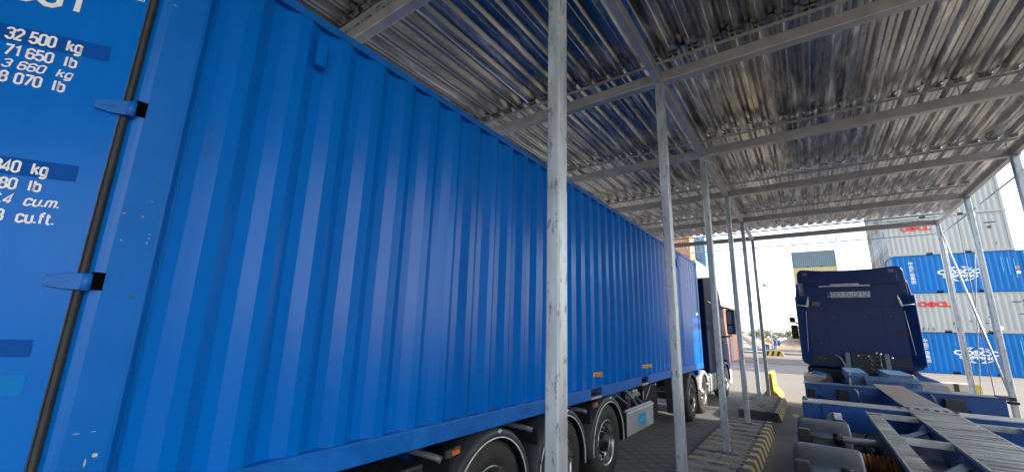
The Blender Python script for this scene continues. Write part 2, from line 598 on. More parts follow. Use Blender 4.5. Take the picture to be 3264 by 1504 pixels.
def side_panel(sign, name):
    rows = []
    rnd = random.Random(11)
    ph = [(rnd.uniform(.5, 2.6), rnd.uniform(.6, 2.8), rnd.uniform(0, 6.3)) for _ in range(7)]
    for j in range(15):
        z = 1.300 + (3.992 - 1.300) * j / 14

        def dent(y):      # faint unevenness of the thin sheet
            return sum(math.sin(a_ * y * 2.1 + b_ * z * 2.3 + c_) for a_, b_, c_ in ph) * .00055
        rows.append([((side_x(y) + dent(y)) if sign > 0 else -2.438 - side_x(y), y, z) for y in ys])
    return MB().grid(rows).build(name, 'blue', bc)


sp = side_panel(1, 'side_panel')
side_panel(-1, 'side_panel')
# weld seam at the rear edge of the panel
MB().tube([(-.043, .238, 1.31), (-.043, .238, 3.98)], .004, 6).build('weld_seam', 'blue_light', bc)
for x0, x1 in ((-.065, 0.0), (-2.438, -2.373)):
    MB().box(x0, x1, .2, 11.99, 3.986, ZT).build('top_rail', 'blue_rail', bc, bevel=.006)
for x0, x1 in ((-.05, 0.0), (-2.438, -2.388)):
    for y0, y1 in ((.19, 4.95), (5.31, 7.01), (7.37, 12.0)):
        MB().box(x0, x1, y0, y1, ZB + .004, 1.292).build('bottom_rail', 'blue_rail', bc, bevel=.006)
    MB().box(x0 + (.002 if x0 < -1 else 0), x1 + (.006 if x0 > -1 else 0), .2, 11.98, 1.2925, 1.303).build('rail_lip', 'blue_rail', bc)
    for y0 in (4.95, 7.01):
        MB().box(x0, x1, y0 + .002, y0 + .358, ZB + .002, ZB + .028).build('pocket_sill', 'alu', bc)
for y0 in (4.95, 7.01):
    MB().box(-2.3, -.06, y0, y0 + .36, ZB + .03, ZB + .034).box(-1.3, -1.1, y0, y0 + .36, ZB + .04, ZB + .14).build('fork_pocket', 'black', bc)
# corner posts: rear right with its rounded outer channel, the others plain
rp = [(-.17, .0), (-.05, .0), (-.028, .004), (-.010, .016), (-.002, .034), (0, .05), (0, .185), (-.004, .20), (-.02, .210), (-.036, .222), (-.17, .222)]
MB().prism(rp, 2, ZB + .12, ZT - .12).build('corner_post', 'blue_post', bc)
MB().box(-2.438, -2.28, 0, .2, ZB + .12, ZT - .12).build('corner_post', 'blue_post', bc, bevel=.01)
for x0, x1 in ((-.12, 0.0), (-2.438, -2.318)):
    MB().box(x0, x1, 11.97, 12.17, ZB + .12, ZT - .12).build('corner_post', 'blue_post', bc, bevel=.01)
for x0, x1 in ((-.162, .003), (-2.441, -2.276)):
    for y0, y1 in ((-.003, .175), (12.0, 12.19)):
        for z0, z1 in ((ZB - .006, ZB + .115), (ZT - .115, ZT + .004)):
            mbc = MB().box(x0, x1, y0, y1, z0, z1)
            cc = mbc.build('corner_casting', 'blue_rail', bc, bevel=.012)
            yc = (y0 + y1) / 2
            hx = .004 if x0 > -1 else -2.442
            MB().lathe([(0, 0), (0, .032)], (hx, yc, (z0 + z1) / 2), 14, axis=0).build('casting_hole', 'black', cc)
MB().box(-2.37, -.07, .2, 12.0, ZT - .035, ZT - .005).build('roof_panel', 'blue', bc)
MB().box(-2.37, -.06, .18, 12.0, 1.27, 1.30).build('floor', 'tread_wood', bc)
fw_ = MB()
rows = []
xs_ = [-2.31 + i * .0625 for i in range(37)]
for z in (1.28, ZT - .06):
    rows.append([(x, 12.10 + (.03 if i % 4 in (0, 1) else -.01), z) for i, x in enumerate(xs_)])
fw_.grid(rows).build('front_wall', 'blue', bc)
MB().box(-2.27, -.17, 0.02, .18, 3.93, 4.04).build('door_header', 'blue_rail', bc, bevel=.008)
MB().box(-2.27, -.17, 0.02, .18, ZB + .02, 1.29).build('door_sill', 'blue_rail', bc, bevel=.008)
# hinge slots in the rear post
for zc in (3.80, 2.995, 2.186, 1.36):
    MB().box(-.05, .0012, .012, .052, zc - .038, zc + .038).build('hinge_slot', 'void', bc)
# scuffs and chips on the rear post
rs = random.Random(3)
pale = mat('chipped primer', (.42, .44, .47), .7, var=.2, scale=60)
pink = mat('orange chip', (.50, .24, .16), .7, var=.2, scale=60)
dirt = mat('dark scuff', (.05, .09, .16), .7, var=.3, scale=60)
for y_, z_, w_, h_, m_ in ((.062, 2.495, .018, .006, pink), (.127, 2.495, .010, .010, pink), (.146, 2.572, .012, .005, pink), (.152, 2.663, .012, .012, dirt), (.155, 2.63, .006, .05, dirt), (.166, 2.418, .006, .008, pink),
                           (.072, 2.374, .006, .014, pale), (.162, 2.377, .009, .012, pale), (.164, 2.40, .007, .007, pale), (.151, 2.13, .018, .020, dirt), (.16, 1.979, .008, .02, dirt), (.154, 1.484, .022, .024, pale),
                           (.127, 1.46, .010, .034, pale), (.08, 1.577, .03, .004, pale), (.131, 1.577, .022, .004, pale), (.06, 3.592, .02, .004, pale), (.10, 2.2, .004, .03, dirt), (.045, 2.44, .008, .010, dirt), (.14, 2.30, .004, .02, dirt)):
    n_ = 9
    pts_ = [(.0008, y_ + w_ / 2 * rs.uniform(.45, 1.1) * math.cos(2 * PI * q / n_), z_ + h_ / 2 * rs.uniform(.45, 1.1) * math.sin(2 * PI * q / n_)) for q in range(n_)]
    MB().add(pts_, [tuple(range(n_))]).build('scuff', m_, bc)
# vent
v = MB().prism([(-.012, 3.68), (.022, 3.69), (.014, 3.87), (-.012, 3.88)], 1, .780, .850)
v.build('vent_cover', 'blue', bc, bevel=.006)
MB().prism([(-.012, 3.60), (.022, 3.61), (.014, 3.79), (-.012, 3.80)], 1, 9.88, 9.95).build('vent_cover', 'blue', bc, bevel=.006)


def side_label(name, m, y0, y1, z0, z1, parent, off=.003):
    yy = sorted([y0, y1] + [y for y in ys if y0 < y < y1])
    rows_ = [[(side_x(y) + off, y, z) for y in yy] for z in (z0, z1)]
    return MB().grid(rows_).build(name, m, parent)


for y0 in (5.04, 7.22):
    lb = side_label('fork_label', 'orange_label', y0, y0 + .38, 1.425, 1.482, bc)
    text('lettering', 'MTY LIFT', .046, 'label_ink', lb, (.0022, y0 + .03, 1.437), (0, 1, 0), (0, 0, 1), xs=1.45, bold=.001)
side_label('white_sticker', 'white', 11.32, 11.37, 3.62, 3.78, bc)
side_label('white_sticker', 'white', 11.78, 11.84, 3.70, 3.80, bc)
side_label('scuffed_plate', 'alu_lip', 11.80, 11.93, 2.55, 2.62, bc)

# --- the open right-hand door (local axes: +x runs away from the hinge along the door, +y = outward face, z up)
th = R(31)
door = MB().box(0.0, 1.15, -.05, 0.0, 1.32, 3.93).build('door', 'blue', bc, bevel=.006, local=True)
xd = Vector((-math.sin(th), -math.cos(th), 0))
yd = Vector((math.cos(th), -math.sin(th), 0))
dl = Vector((-.012, -.03, 0)) - ORG[bc]
door.matrix_local = Matrix(((xd.x, yd.x, 0, dl.x), (xd.y, yd.y, 0, dl.y), (0, 0, 1, dl.z), (0, 0, 0, 1)))
ORG.pop(door, None)
# raised frame, corrugated recess outside the lettering area, gasket, hinges, lock rod
MB().box(-.017, -.0006, -.055, -.004, 1.33, 3.92).build('gasket', 'gasket', door, bevel=.004, local=True)
MB().box(-.0005, .004, -.05, .0012, 1.33, 3.92).build('gasket_lip', 'gasket', door, local=True)
for zc in (3.78, 2.975, 2.18, 1.375):
    h = MB().prism([(-.035, zc - .036), (.03, zc - .036), (.088, zc - .026), (.094, zc - .018), (.094, zc + .010), (.088, zc + .018), (.03, zc + .032), (-.035, zc + .034)], 1, .001, .016)
    hh = h.build('hinge', 'blue_light' if False else 'blue_rail', door, bevel=.004, local=True)
    MB().tube([(-.035, .005, zc - .036), (-.035, .005, zc + .034)], .017, 10).build('hinge_pin', 'blue_rail', hh, local=True)
    MB().box(.02, .07, .0162, .019, zc - .006, zc + .0).build('hinge_rib', 'blue_post', hh, local=True)
for xr in (.62, .95):
    MB().tube([(xr, .035, 1.25), (xr, .035, 3.98)], .017, 10).build('lock_rod', 'galv', door, local=True)
    for zc in (1.45, 2.1, 2.9, 3.7):
        MB().box(xr - .05, xr + .05, .001, .045, zc - .035, zc + .035).build('rod_bracket', 'blue_rail', door, bevel=.006, local=True)


# narrow bold block letters: strokes in a box 0..w, 0..1 (cap height 1)
def O_(x0, x1, y0, y1, c=.13, open_=False):
    return [(x0 + c, y0), (x1 - c, y0), (x1, y0 + c), (x1, y1 - c), (x1 - c, y1), (x0 + c, y1), (x0, y1 - c), (x0, y0 + c), (x0 + c, y0)]


GW = .40
GLYPH = {
    '0': [O_(0, GW, 0, 1)], '8': [O_(0, GW, 0, .52), O_(.02, GW - .02, .52, 1)],
    '1': [[(.05, .80), (.24, 1), (.24, 0)]],
    '2': [[(0, .78), (0, .87), (.13, 1), (.27, 1), (.40, .87), (.40, .66), (.0, .02), (.0, 0), (.40, 0)]],
    '3': [[(0, .82), (.0, .87), (.13, 1), (.27, 1), (.40, .87), (.40, .64), (.28, .53), (.14, .53)], [(.28, .53), (.40, .42), (.40, .13), (.27, 0), (.13, 0), (0, .13), (0, .2)]],
    '4': [[(.30, 0), (.30, 1), (.0, .32), (.0, .24), (.43, .24)]],
    '5': [[(.38, 1), (.03, 1), (.0, .50), (.13, .60), (.27, .60), (.40, .47), (.40, .13), (.27, 0), (.13, 0), (0, .13), (0, .2)]],
    '6': [[(.40, .80), (.40, .87), (.27, 1), (.13, 1), (0, .87), (0, .13), (.13, 0), (.27, 0), (.40, .13), (.40, .45), (.27, .57), (.13, .57), (0, .45)]],
    '7': [[(0, 1), (.40, 1), (.40, .92), (.13, 0)]],
    '9': [[(0, .2), (0, .13), (.13, 0), (.27, 0), (.40, .13), (.40, .87), (.27, 1), (.13, 1), (0, .87), (0, .55), (.13, .43), (.27, .43), (.40, .55)]],
    'k': [[(0, 0), (0, 1)], [(.34, .72), (.02, .34)], [(.12, .46), (.36, 0)]],
    'g': [O_(0, .36, 0, .72, .11), [(.36, .74), (.36, -.18), (.25, -.28), (.10, -.28), (0, -.2)]],
    'l': [[(0, 0), (0, 1)]], 'b': [[(0, 0), (0, 1)], O_(0, .36, 0, .72, .11)],
    'c': [[(.36, .52), (.36, .61), (.25, .72), (.11, .72), (0, .61), (0, .11), (.11, 0), (.25, 0), (.36, .11), (.36, .2)]],
    'u': [[(0, .74), (0, .11), (.11, 0), (.25, 0), (.36, .11)], [(.36, .74), (.36, 0)]],
    'm': [[(0, 0), (0, .74)], [(0, .6), (.11, .72), (.2, .72), (.29, .61), (.29, 0)], [(.29, .6), (.40, .72), (.49, .72), (.58, .61), (.58, 0)]],
    'f': [[(.11, 0), (.11, .88), (.22, 1), (.32, 1)], [(0, .70), (.28, .70)]],
    't': [[(.11, .95), (.11, .12), (.22, 0), (.30, 0)], [(0, .70), (.28, .70)]],
    'G': [[(.40, .78), (.40, .87), (.27, 1), (.13, 1), (0, .87), (0, .13), (.13, 0), (.27, 0), (.40, .13), (.40, .46), (.22, .46)]],
    '.': [[(.03, .0), (.03, .15)]],
}
ADV = {'1': .40, 'l': .27, '.': .22, 'f': .42, 't': .42, 'm': .76, 'k': .52, 'g': .54, 'b': .54, 'c': .53, 'u': .54, ' ': .34}


def strokes(mb, pl, w, f):
    n = len(pl)
    closed = pl[0] == pl[-1]
    L_, R_ = [], []
    for i in range(n):
        a_ = Vector(pl[i - 1] if i > 0 else (pl[-2] if closed else pl[0]))
        b_ = Vector(pl[i])
        c_ = Vector(pl[i + 1] if i < n - 1 else (pl[1] if closed else pl[-1]))
        d0 = (b_ - a_).normalized() if (b_ - a_).length > 1e-6 else (c_ - b_).normalized()
        d1 = (c_ - b_).normalized() if (c_ - b_).length > 1e-6 else d0
        n0, n1 = Vector((-d0.y, d0.x)), Vector((-d1.y, d1.x))
        mt = (n0 + n1)
        mt = mt.normalized() if mt.length > 1e-3 else n0
        k_ = w / 2 / max(.5, mt.dot(n0))
        L_.append(f(*(b_ + mt * k_)))
        R_.append(f(*(b_ - mt * k_)))
    mb.grid([L_, R_])


def dtext(name, s_, base, cap, sr, w_m, m='white', italic=False, bold=.185):
    """one line of block letters on the door, its right end at door distance sr, w_m wide"""
    tot = sum(ADV.get(c, .56) for c in s_) - .14
    k_ = w_m / tot
    mb = MB()
    x = 0.0
    for c in s_:
        for pl in GLYPH.get(c, []):
            strokes(mb, [(px * k_ / cap, py) for px, py in pl], bold, lambda u_, v_, x_=x: (sr + w_m - (x_ * k_ + u_ * cap) - (.2 * v_ * cap if italic else 0) + (.1 * cap if italic else 0), .0028, base + v_ * cap))
        x += ADV.get(c, .56)
    return mb.build(name, m, door, local=True)


ADV['J'] = .50
GLYPH['D'] = [[(0, 0), (0, 1), (.26, 1), (.42, .84), (.42, .16), (.26, 0), (0, 0)]]
GLYPH['J'] = [[(.34, 1), (.34, .14), (.22, 0), (.10, 0), (0, .12), (0, .2)]]


def plate_text(name, s_, x0, y, z0, cap, w_m, m, parent, bold=.15):
    tot = sum(ADV.get(c, .56) for c in s_) - .14
    k_ = w_m / tot
    mb = MB()
    x = 0.0
    for c in s_:
        for pl in GLYPH.get(c, []):
            strokes(mb, [(px * k_ / cap, py) for px, py in pl], bold, lambda u_, v_, x_=x: (x0 + x_ * k_ + u_ * cap, y, z0 + v_ * cap))
        x += ADV.get(c, .56)
    return mb.build(name, m, parent)


def dband(name, s0, s1, z0, z1, m='blue_band'):
    return MB().add([(s0, .0014, z0), (s1, .0014, z0), (s1, .0014, z1), (s0, .0014, z1)], [(0, 1, 2, 3)]).build(name, m, door, local=True)


dband('decal_band', .09, .61, 3.186, 3.263)
dband('decal_band', .087, .61, 2.600, 2.673)
dband('decal_band', .077, .55, 1.877, 1.943)
dband('decal_patch', .070, .45, 1.735, 1.811, 'blue_light')
dtext('lettering', '45G1', 3.400, .115, .240, .30, bold=.19)
for rr in ((.0205, .024, 3.541, 3.64), (.056, .0595, 3.541, 3.64)):
    dband('white_frame', *rr, m='white')
dband('white_frame', .024, .056, 3.541, 3.5445, m='white')
dtext('lettering', '32 500  kg', 3.199, .050, .187, .245)
dtext('lettering', '71 650  lb', 3.123, .046, .190, .232)
dtext('lettering', '3 660  kg', 3.066, .036, .190, .222, italic=True)
dtext('lettering', '8 070  lb', 2.999, .046, .205, .205)
dtext('lettering', '28 840  kg', 2.612, .046, .180, .235)
dtext('lettering', '63 580  lb', 2.540, .043, .186, .225)
dtext('lettering', '76.4  cu.m.', 2.478, .038, .112, .235, italic=True)
dtext('lettering', '2 698  cu.ft.', 2.406, .044, .118, .275)
# left door stays shut
ld = MB().box(-2.27, -1.23, -.02, .03, 1.32, 3.93).build('door', 'blue', bc, bevel=.006)
for xr in (-1.35, -1.8):
    MB().tube([(xr, -.06, 1.2), (xr, -.06, 4.0)], .017, 10).build('lock_rod', 'galv', ld)

# ================================================================== WHEELS
TY = MB().lathe([(-.40, .30), (-.405, .36), (-.40, .45), (-.37, .505), (-.33, .522), (-.08, .522), (-.035, .507), (-.008, .455), (0, .37), (-.012, .315), (-.03, .295)], (0, 0, 0), 48)
for gx in (-.13, -.205, -.28):
    TY.lathe([(gx - .006, .5225), (gx - .006, .524), (gx + .006, .524), (gx + .006, .5225)], (0, 0, 0), 48)
TYRE = TY.mesh('tyre')
RIM = MB().lathe([(-.03, .296), (-.014, .300), (-.010, .288), (-.03, .275), (-.06, .268), (-.10, .262), (-.115, .24), (-.098, .19), (-.09, .14), (-.085, .12)], (0, 0, 0), 40).mesh('rim')
HUBm = MB().lathe([(-.10, .125), (-.03, .12), (-.02, .10), (-.02, .06), (-.005, .055), (-.002, 0)], (0, 0, 0), 24)
for i in range(10):
    a = 2 * PI * i / 10
    HUBm.lathe([(-.095, .014), (-.055, .014), (-.05, .009), (-.05, 0)], (0, .158 * math.cos(a), .158 * math.sin(a)), 6, smooth=False)
HUB = HUBm.mesh('hub')
HLm = MB()
for i in range(10):
    a = 2 * PI * (i + .5) / 10
    c_ = (-.099, .222 * math.cos(a), .222 * math.sin(a))
    ring = [(c_[0] + .0, c_[1] + .026 * math.cos(t) * math.cos(a) - .034 * math.sin(t) * math.sin(a), c_[2] + .026 * math.cos(t) * math.sin(a) + .034 * math.sin(t) * math.cos(a)) for t in [2 * PI * q / 12 for q in range(12)]]
    HLm.add(ring + [(p[0] + .012, p[1], p[2]) for p in ring], [tuple(range(12, 24))] + [(q, (q + 1) % 12, 12 + (q + 1) % 12, 12 + q) for q in range(12)])
HOLES = HLm.mesh('hand_holes')


def wheel(parent, x, y, z=.522, side=1, rim='chrome', hub='black', r=1.0, name='wheel', spin=0.0):
    org = ORG[parent]
    w = link(name, TYRE, 'rubber', parent)
    w.location = Vector((x, y, z)) - org
    w.rotation_euler = (spin, 0, 0 if side > 0 else PI)
    w.scale = (1, r, r)
    ORG.pop(w, None)
    link('rim', RIM, rim, w)
    link('hub', HUB, hub, w)
    link('hand_holes', HOLES, 'black', w)
    return w


def mudguard(parent, x0, x1, y, z, ro, ri, a0, a1, m='plastic', trim=True, side=1, name='mudguard'):
    # shell from x0 to x1 (x1 = outer edge), flange ring at x1
    s = 1 if x1 > x0 else -1
    mb = MB().lathe([(x0, ro - .012), (x0, ro), (x1 - .02 * s, ro), (x1, ro - .018), (x1, ri), (x1 - .012 * s, ri - .004), (x1 - .02 * s, ri), (x1 - .02 * s, ro - .02), (x0, ro - .012)], (0, y, z), 36, a0=a0, a1=a1)
    o = mb.build(name, m, parent)
    if trim:
        pts = [(x1 + .002 * s, y + (ri + .004) * math.cos(a0 + (a1 - a0) * i / 36), z + (ri + .004) * math.sin(a0 + (a1 - a0) * i / 36)) for i in range(37)]
        MB().tube(pts, .0065, 6).build('edge_trim', 'trim', o)
    return o


# ================================================================== LOADED TRAILER
tr = thing('container_trailer', 'dark three axle trailer carrying the long blue container', 'trailer', (-1.2, 5.5, 0))
for xc in (-1.72, -.72):
    MB().prism([(1.0, .82), (8.9, .82), (9.5, .98), (12.0, .98), (12.0, 1.14), (1.0, 1.14)], 0, xc - .06, xc + .06).build('main_beam', 'chassis', tr, bevel=.008)
for y in (1.2, 3.5, 6.2, 7.9, 9.4, 11.8):
    MB().box(-1.66, -.78, y, y + .12, .98, 1.12).build('cross_member', 'chassis', tr)
for y in (.35, 11.6):
    MB().box(-2.42, -.03, y, y + .2, 1.0, 1.14).build('bolster', 'chassis', tr, bevel=.008)
for y in (2.88, 4.21, 5.54):
    for sd, x in ((1, -.03), (-1, -2.41)):
        wheel(tr, x, y, side=sd, spin=random.uniform(0, 1))
    MB().tube([(-2.05, y, .52), (-.39, y, .52)], .075, 12).build('axle', 'axle', tr)
    MB().tube([(-.62, y - .1, .62), (-.62, y - .1, .9)], .13, 14).build('air_spring', 'black', tr)
    mudguard(tr, -.42, .0, y, .522, .612, .535, R(-8), R(188))
    mudguard(tr, -2.02, -2.438, y, .522, .612, .535, R(-8), R(188), trim=False)
    t_ = text('maker_mark', '<>', .05, 'white', tr, (.004, y + .03, 1.093), (0, 1, 0), (0, 0, 1), bold=.004)
for y in (2.2, 3.545, 4.875):
    # fender carrier arm, bracket tube and mud flap
    MB().tube([(-.72, y + .02, 1.02), (-.10, y + .02, 1.02), (-.06, y + .05, 1.0)], .026, 10).build('carrier_tube', 'axle', tr)
    MB().box(-.40, -.05, y + .14, y + .15, .36, 1.0).build('mud_flap', 'black', tr)
    MB().bar((-.3, y - .12, .92), (-.3, y + .1, .68), .012, .05).build('carrier_strut', 'black', tr)
for y, z in ((2.33, 1.05), (5.09, 1.075)):
    mk = MB().prism([(y - .075, z - .036), (y + .075, z - .024), (y + .08, z + .034), (y + .06, z + .04), (y - .075, z + .022)], 0, -.035, .0).build('side_marker', 'plastic', tr, bevel=.006)
    MB().prism([(y - .02, z - .02), (y + .062, z - .012), (y + .062, z + .024), (y - .02, z + .014)], 0, .0005, .006).build('lens', 'orange', mk)
MB().box(-.5, -.1, .6, 2.1, .7, 1.0).build('tool_box', 'black', tr, bevel=.02)
# aluminium side box
sb = MB().prism([(6.33, .45), (7.66, .45), (7.66, .815), (6.33, .815)], 0, -.05, -.03).build('side_guard', 'alu', tr, bevel=.003)
MB().prism([(-.09, .805), (-.02, .775), (-.012, .785), (-.08, .83)], 1, 6.36, 7.68).build('guard_lip', 'alu_lip', sb)
stk = MB().box(-.0295, -.027, 6.85, 7.22, .53, .705).build('sticker', 'cyan', sb)
MB().box(-.0265, -.0255, 6.90, 7.17, .60, .625).build('sticker_mark', 'cyan_mark', stk)
MB().box(-.42, -.05, 7.60, 7.67, .42, .8).box(-.42, -.05, 6.33, 6.38, .44, .8).build('guard_end', 'black', sb)
for a, b in (((-.15, 6.55, 1.12), (-.08, 6.95, .84)), ((-.2, 7.0, 1.05), (-.1, 7.25, .84)), ((-.3, 6.3, 1.12), (-.2, 6.8, .86))):
    MB().bar(a, b, .045, .02).build('guard_strut', 'axle', tr)
vb = MB()
for i in range(7):
    vb.tube([(-.22, 6.98 + .05 * i, .96 + .02 * (i % 3)), (-.14, 7.0 + .05 * i, .97 + .02 * (i % 2))], .022, 8)
vb.box(-.28, -.2, 6.95, 7.35, .92, 1.05)
vb.build('valve_block', 'alu', tr)
MB().tube([(-.15, 7.5, .84), (-.15, 7.5, 1.0)], .012, 8).build('valve_stem', 'alu', tr)
MB().tube([(-.12, 7.55, .86), (-.14, 7.95, 1.09)], .009, 6).build('support_stay', 'alu', tr)
for xc in (-.5, -1.94):
    lg = MB().box(xc - .07, xc + .07, 8.35, 8.49, .35, 1.05).build('landing_leg', 'black', tr, bevel=.008)
    MB().box(xc - .13, xc + .13, 8.28, 8.56, .28, .34).build('foot', 'black', lg)
MB().box(-1.9, -.55, 7.75, 9.7, .28, 1.04).build('shade_filler', 'black', tr, bevel=.02)  # added black box: stands in for under-trailer shade, hides lit ground behind
MB().tube([(-.09, 7.95, 1.08), (-.07, 8.0, 1.09)], .02, 8).build('lamp', 'alu', tr)

# ================================================================== LEFT TRACTOR (pulls the loaded trailer)
lt = thing('tractor_truck', 'dark navy tractor truck at the far end of the loaded blue container', 'truck', (-1.2, 14.0, 0))
for xc in (-1.6, -.84):
    MB().box(xc - .05, xc + .05, 9.9, 16.4, .72, .95).build('frame_rail', 'black', lt)
for y in (10.80, 12.15, 15.95):
    for sd, x in ((1, -.03), (-1, -2.41)):
        wheel(lt, x, y, side=sd, rim='chrome', hub='chrome' if y > 12 else 'black', spin=random.uniform(0, 1))
    MB().tube([(-2.05, y, .52), (-.39, y, .52)], .08, 12).build('axle', 'axle', lt)
mudguard(lt, -.46, -.01, 10.80, .522, .62, .54, R(-5), R(200), trim=False)
mudguard(lt, -.46, -.0, 12.15, .50, .60, .50, R(10), R(165), m='alu', trim=False)
mudguard(lt, -.46, -.0, 13.0, .44, .52, .40, R(95), R(150), m='alu', trim=False)
MB().box(-.44, -.06, 10.02, 10.035, .25, 1.0).build('mud_flap', 'plastic', lt)
MB().box(-.06, -.04, 10.012, 10.035, .86, .92).build('tail_lamp', mat('red lens', (.35, .02, .015), .3), lt)
MB().box(-.62, -.06, 13.05, 14.6, .42, .92).build('fuel_tank', 'alu', lt, bevel=.06, seg=3)
for i in range(4):
    MB().box(-.07, -.045, 13.12 + .38 * i, 13.17 + .38 * i, .40, .93).build('tank_strap', 'chrome', lt)
cab = MB().prism([(13.22, .95), (14.55, .90), (15.2, .92), (15.35, 1.18), (16.55, 1.18), (16.95, .45), (17.05, .5), (17.0, 1.6), (16.45, 2.75), (15.9, 3.55), (14.6, 3.92), (13.22, 3.72)], 0, -2.43, -.05)
cb = cab.build('cab', 'navy_matt', lt, bevel=.05, seg=3)
MB().prism([(15.05, 1.85), (16.55, 1.85), (16.35, 2.62), (15.05, 2.75)], 0, -.049, -.044).build('side_window', mat('dark glass', (.008, .009, .011), .4, spec=.08), cb)
MB().bar((-.03, 13.6, 3.05), (-.03, 14.6, 3.02), .02, .03).build('side_strip', 'trim', cb)
MB().prism([(16.55, .35), (17.08, .35), (17.12, .85), (16.6, .85)], 0, -2.45, -.02).build('bumper', 'alu', lt, bevel=.04)
MB().lathe([(-.3, .62), (-.02, .62), (-.0, .60), (-.0, .56)], (0, 15.95, .522), 24, a0=R(0), a1=R(180)).build('wheel_arch', 'navy', lt)
for st in (.45, .8):
    MB().box(-.12, -.03, 15.0, 15.35, st, st + .12).build('step', 'chrome', lt, bevel=.01)
mm_ = MB().tube([(-.06, 15.95, 2.98), (.14, 15.9, 2.98), (.30, 15.86, 2.92)], .03, 8).tube([(-.06, 15.95, 1.98), (.14, 15.9, 2.0), (.28, 15.86, 2.06)], .03, 8)
ma = mm_.build('mirror_arm', 'chrome', lt)
mr_ = MB().box(.12, .40, 15.80, 15.92, 2.08, 2.92).build('mirror', 'black', lt, bevel=.05, seg=3)
mg_ = bpy.data.materials.new('mirror glass')
mg_.use_nodes = True
mg_.node_tree.nodes['Principled BSDF'].inputs['Base Color'].default_value = (.8, .8, .8, 1)
mg_.node_tree.nodes['Principled BSDF'].inputs['Metallic'].default_value = 1
mg_.node_tree.nodes['Principled BSDF'].inputs['Roughness'].default_value = .05
MB().box(.15, .37, 15.792, 15.799, 2.42, 2.86).build('mirror_glass', mg_, mr_)
MB().box(.15, .37, 15.792, 15.799, 2.13, 2.36).build('mirror_glass', mg_, mr_)


# ================================================================== EMPTY CHASSIS TRAILER (right lane)
ct = thing('chassis_trailer', 'empty blue container chassis with bare steel deck in the right lane', 'trailer', (3.57, 6.0, 0))
XC = 3.57
ZD = 1.19
# spine
MB().box(XC - .20, XC + .20, -1.5, 10.6, .78, ZD - .012).build('spine_beam', 'chassis', ct, bevel=.006)
MB().box(XC - .215, XC + .215, -1.5, 7.0, ZD - .011, ZD).build('spine_deck', 'tread', ct)
MB().box(XC - .215, XC + .215, 7.0, 10.7, ZD - .011, ZD - .001).build('spine_deck', 'tread_wood', ct)
rb = MB()
y = -1.4
while y < 6.9:
    w_ = random.uniform(.028, .06)
    rb.box(XC - .205, XC + .205, y, y + w_, ZD + .0005, ZD + random.uniform(.006, .011))
    y += random.uniform(.09, .15)
tag(rb.build('grip_ridges', 'tread', ct), kind='stuff')
for sx in (-1, 1):
    # side strips with grip ridges, web below, pale outer edge
    xa, xb_ = XC + sx * .66, XC + sx * .545
    x0, x1 = min(xa, xb_), max(xa, xb_)
    MB().box(x0, x1, -1.5, 6.42, ZD - .012, ZD).build('side_strip', 'tread', ct)
    rb = MB()
    y = -1.4
    while y < 6.35:
        w_ = random.uniform(.028, .06)
        rb.box(x0 + .004, x1 - .004, y, y + w_, ZD + .0005, ZD + random.uniform(.005, .009))
        y += random.uniform(.10, .17)
    tag(rb.build('grip_ridges', 'tread', ct), kind='stuff')
    xe = xa
    MB().box(min(xe, xe + sx * .012), max(xe, xe + sx * .012), -1.5, 6.42, ZD - .03, ZD + .006).build('strip_edge', 'edge', ct)
    xw = XC + sx * .60
    MB().box(xw - .006, xw + .006, -1.5, 6.42, .80, ZD - .012).build('side_web', 'axle', ct)
    for y in (6.39, 4.95, 3.50, 2.05, .6):
        xi_, xo_ = XC + sx * .217, XC + sx * .543
        MB().box(min(xi_, xo_), max(xi_, xo_), y - .02, y + .02, ZD - .06, ZD - .002).build('cross_strip', 'edge', ct)
    MB().box(min(XC + sx * .2, XC + sx * .222), max(XC + sx * .2, XC + sx * .222), -1.5, 6.95, ZD - .02, ZD + .004).build('deck_edge', 'edge', ct)
    for y in (5.0, 3.55, 2.1, .65):
        xi_, xo_ = XC + sx * .21, XC + sx * .585
        # bay floor, gusset and cut-out brace
        MB().add([(xi_, y, .92), (xo_, y, .92), (xo_, y + 1.33, .92), (xi_, y + 1.33, .92)], [(0, 1, 2, 3)]).build('bay_floor', 'chassis', ct)
        gp = [(xo_, y + .20), (xo_, y + .42), (XC + sx * .42, y + .62), (xi_, y + 1.12), (xi_, y + .90), (XC + sx * .36, y + .58), (XC + sx * .44, y + .36), (XC + sx * .50, y + .20)]
        MB().prism(gp, 2, 1.10, 1.112).build('gusset', 'chassis_light', ct)
        MB().add([(xi_, y + .2, .86), (xi_, y + 1.2, 1.15), (XC + sx * .5, y + .9, .86)], [(0, 1, 2)]).build('web_plate', 'chassis', ct)
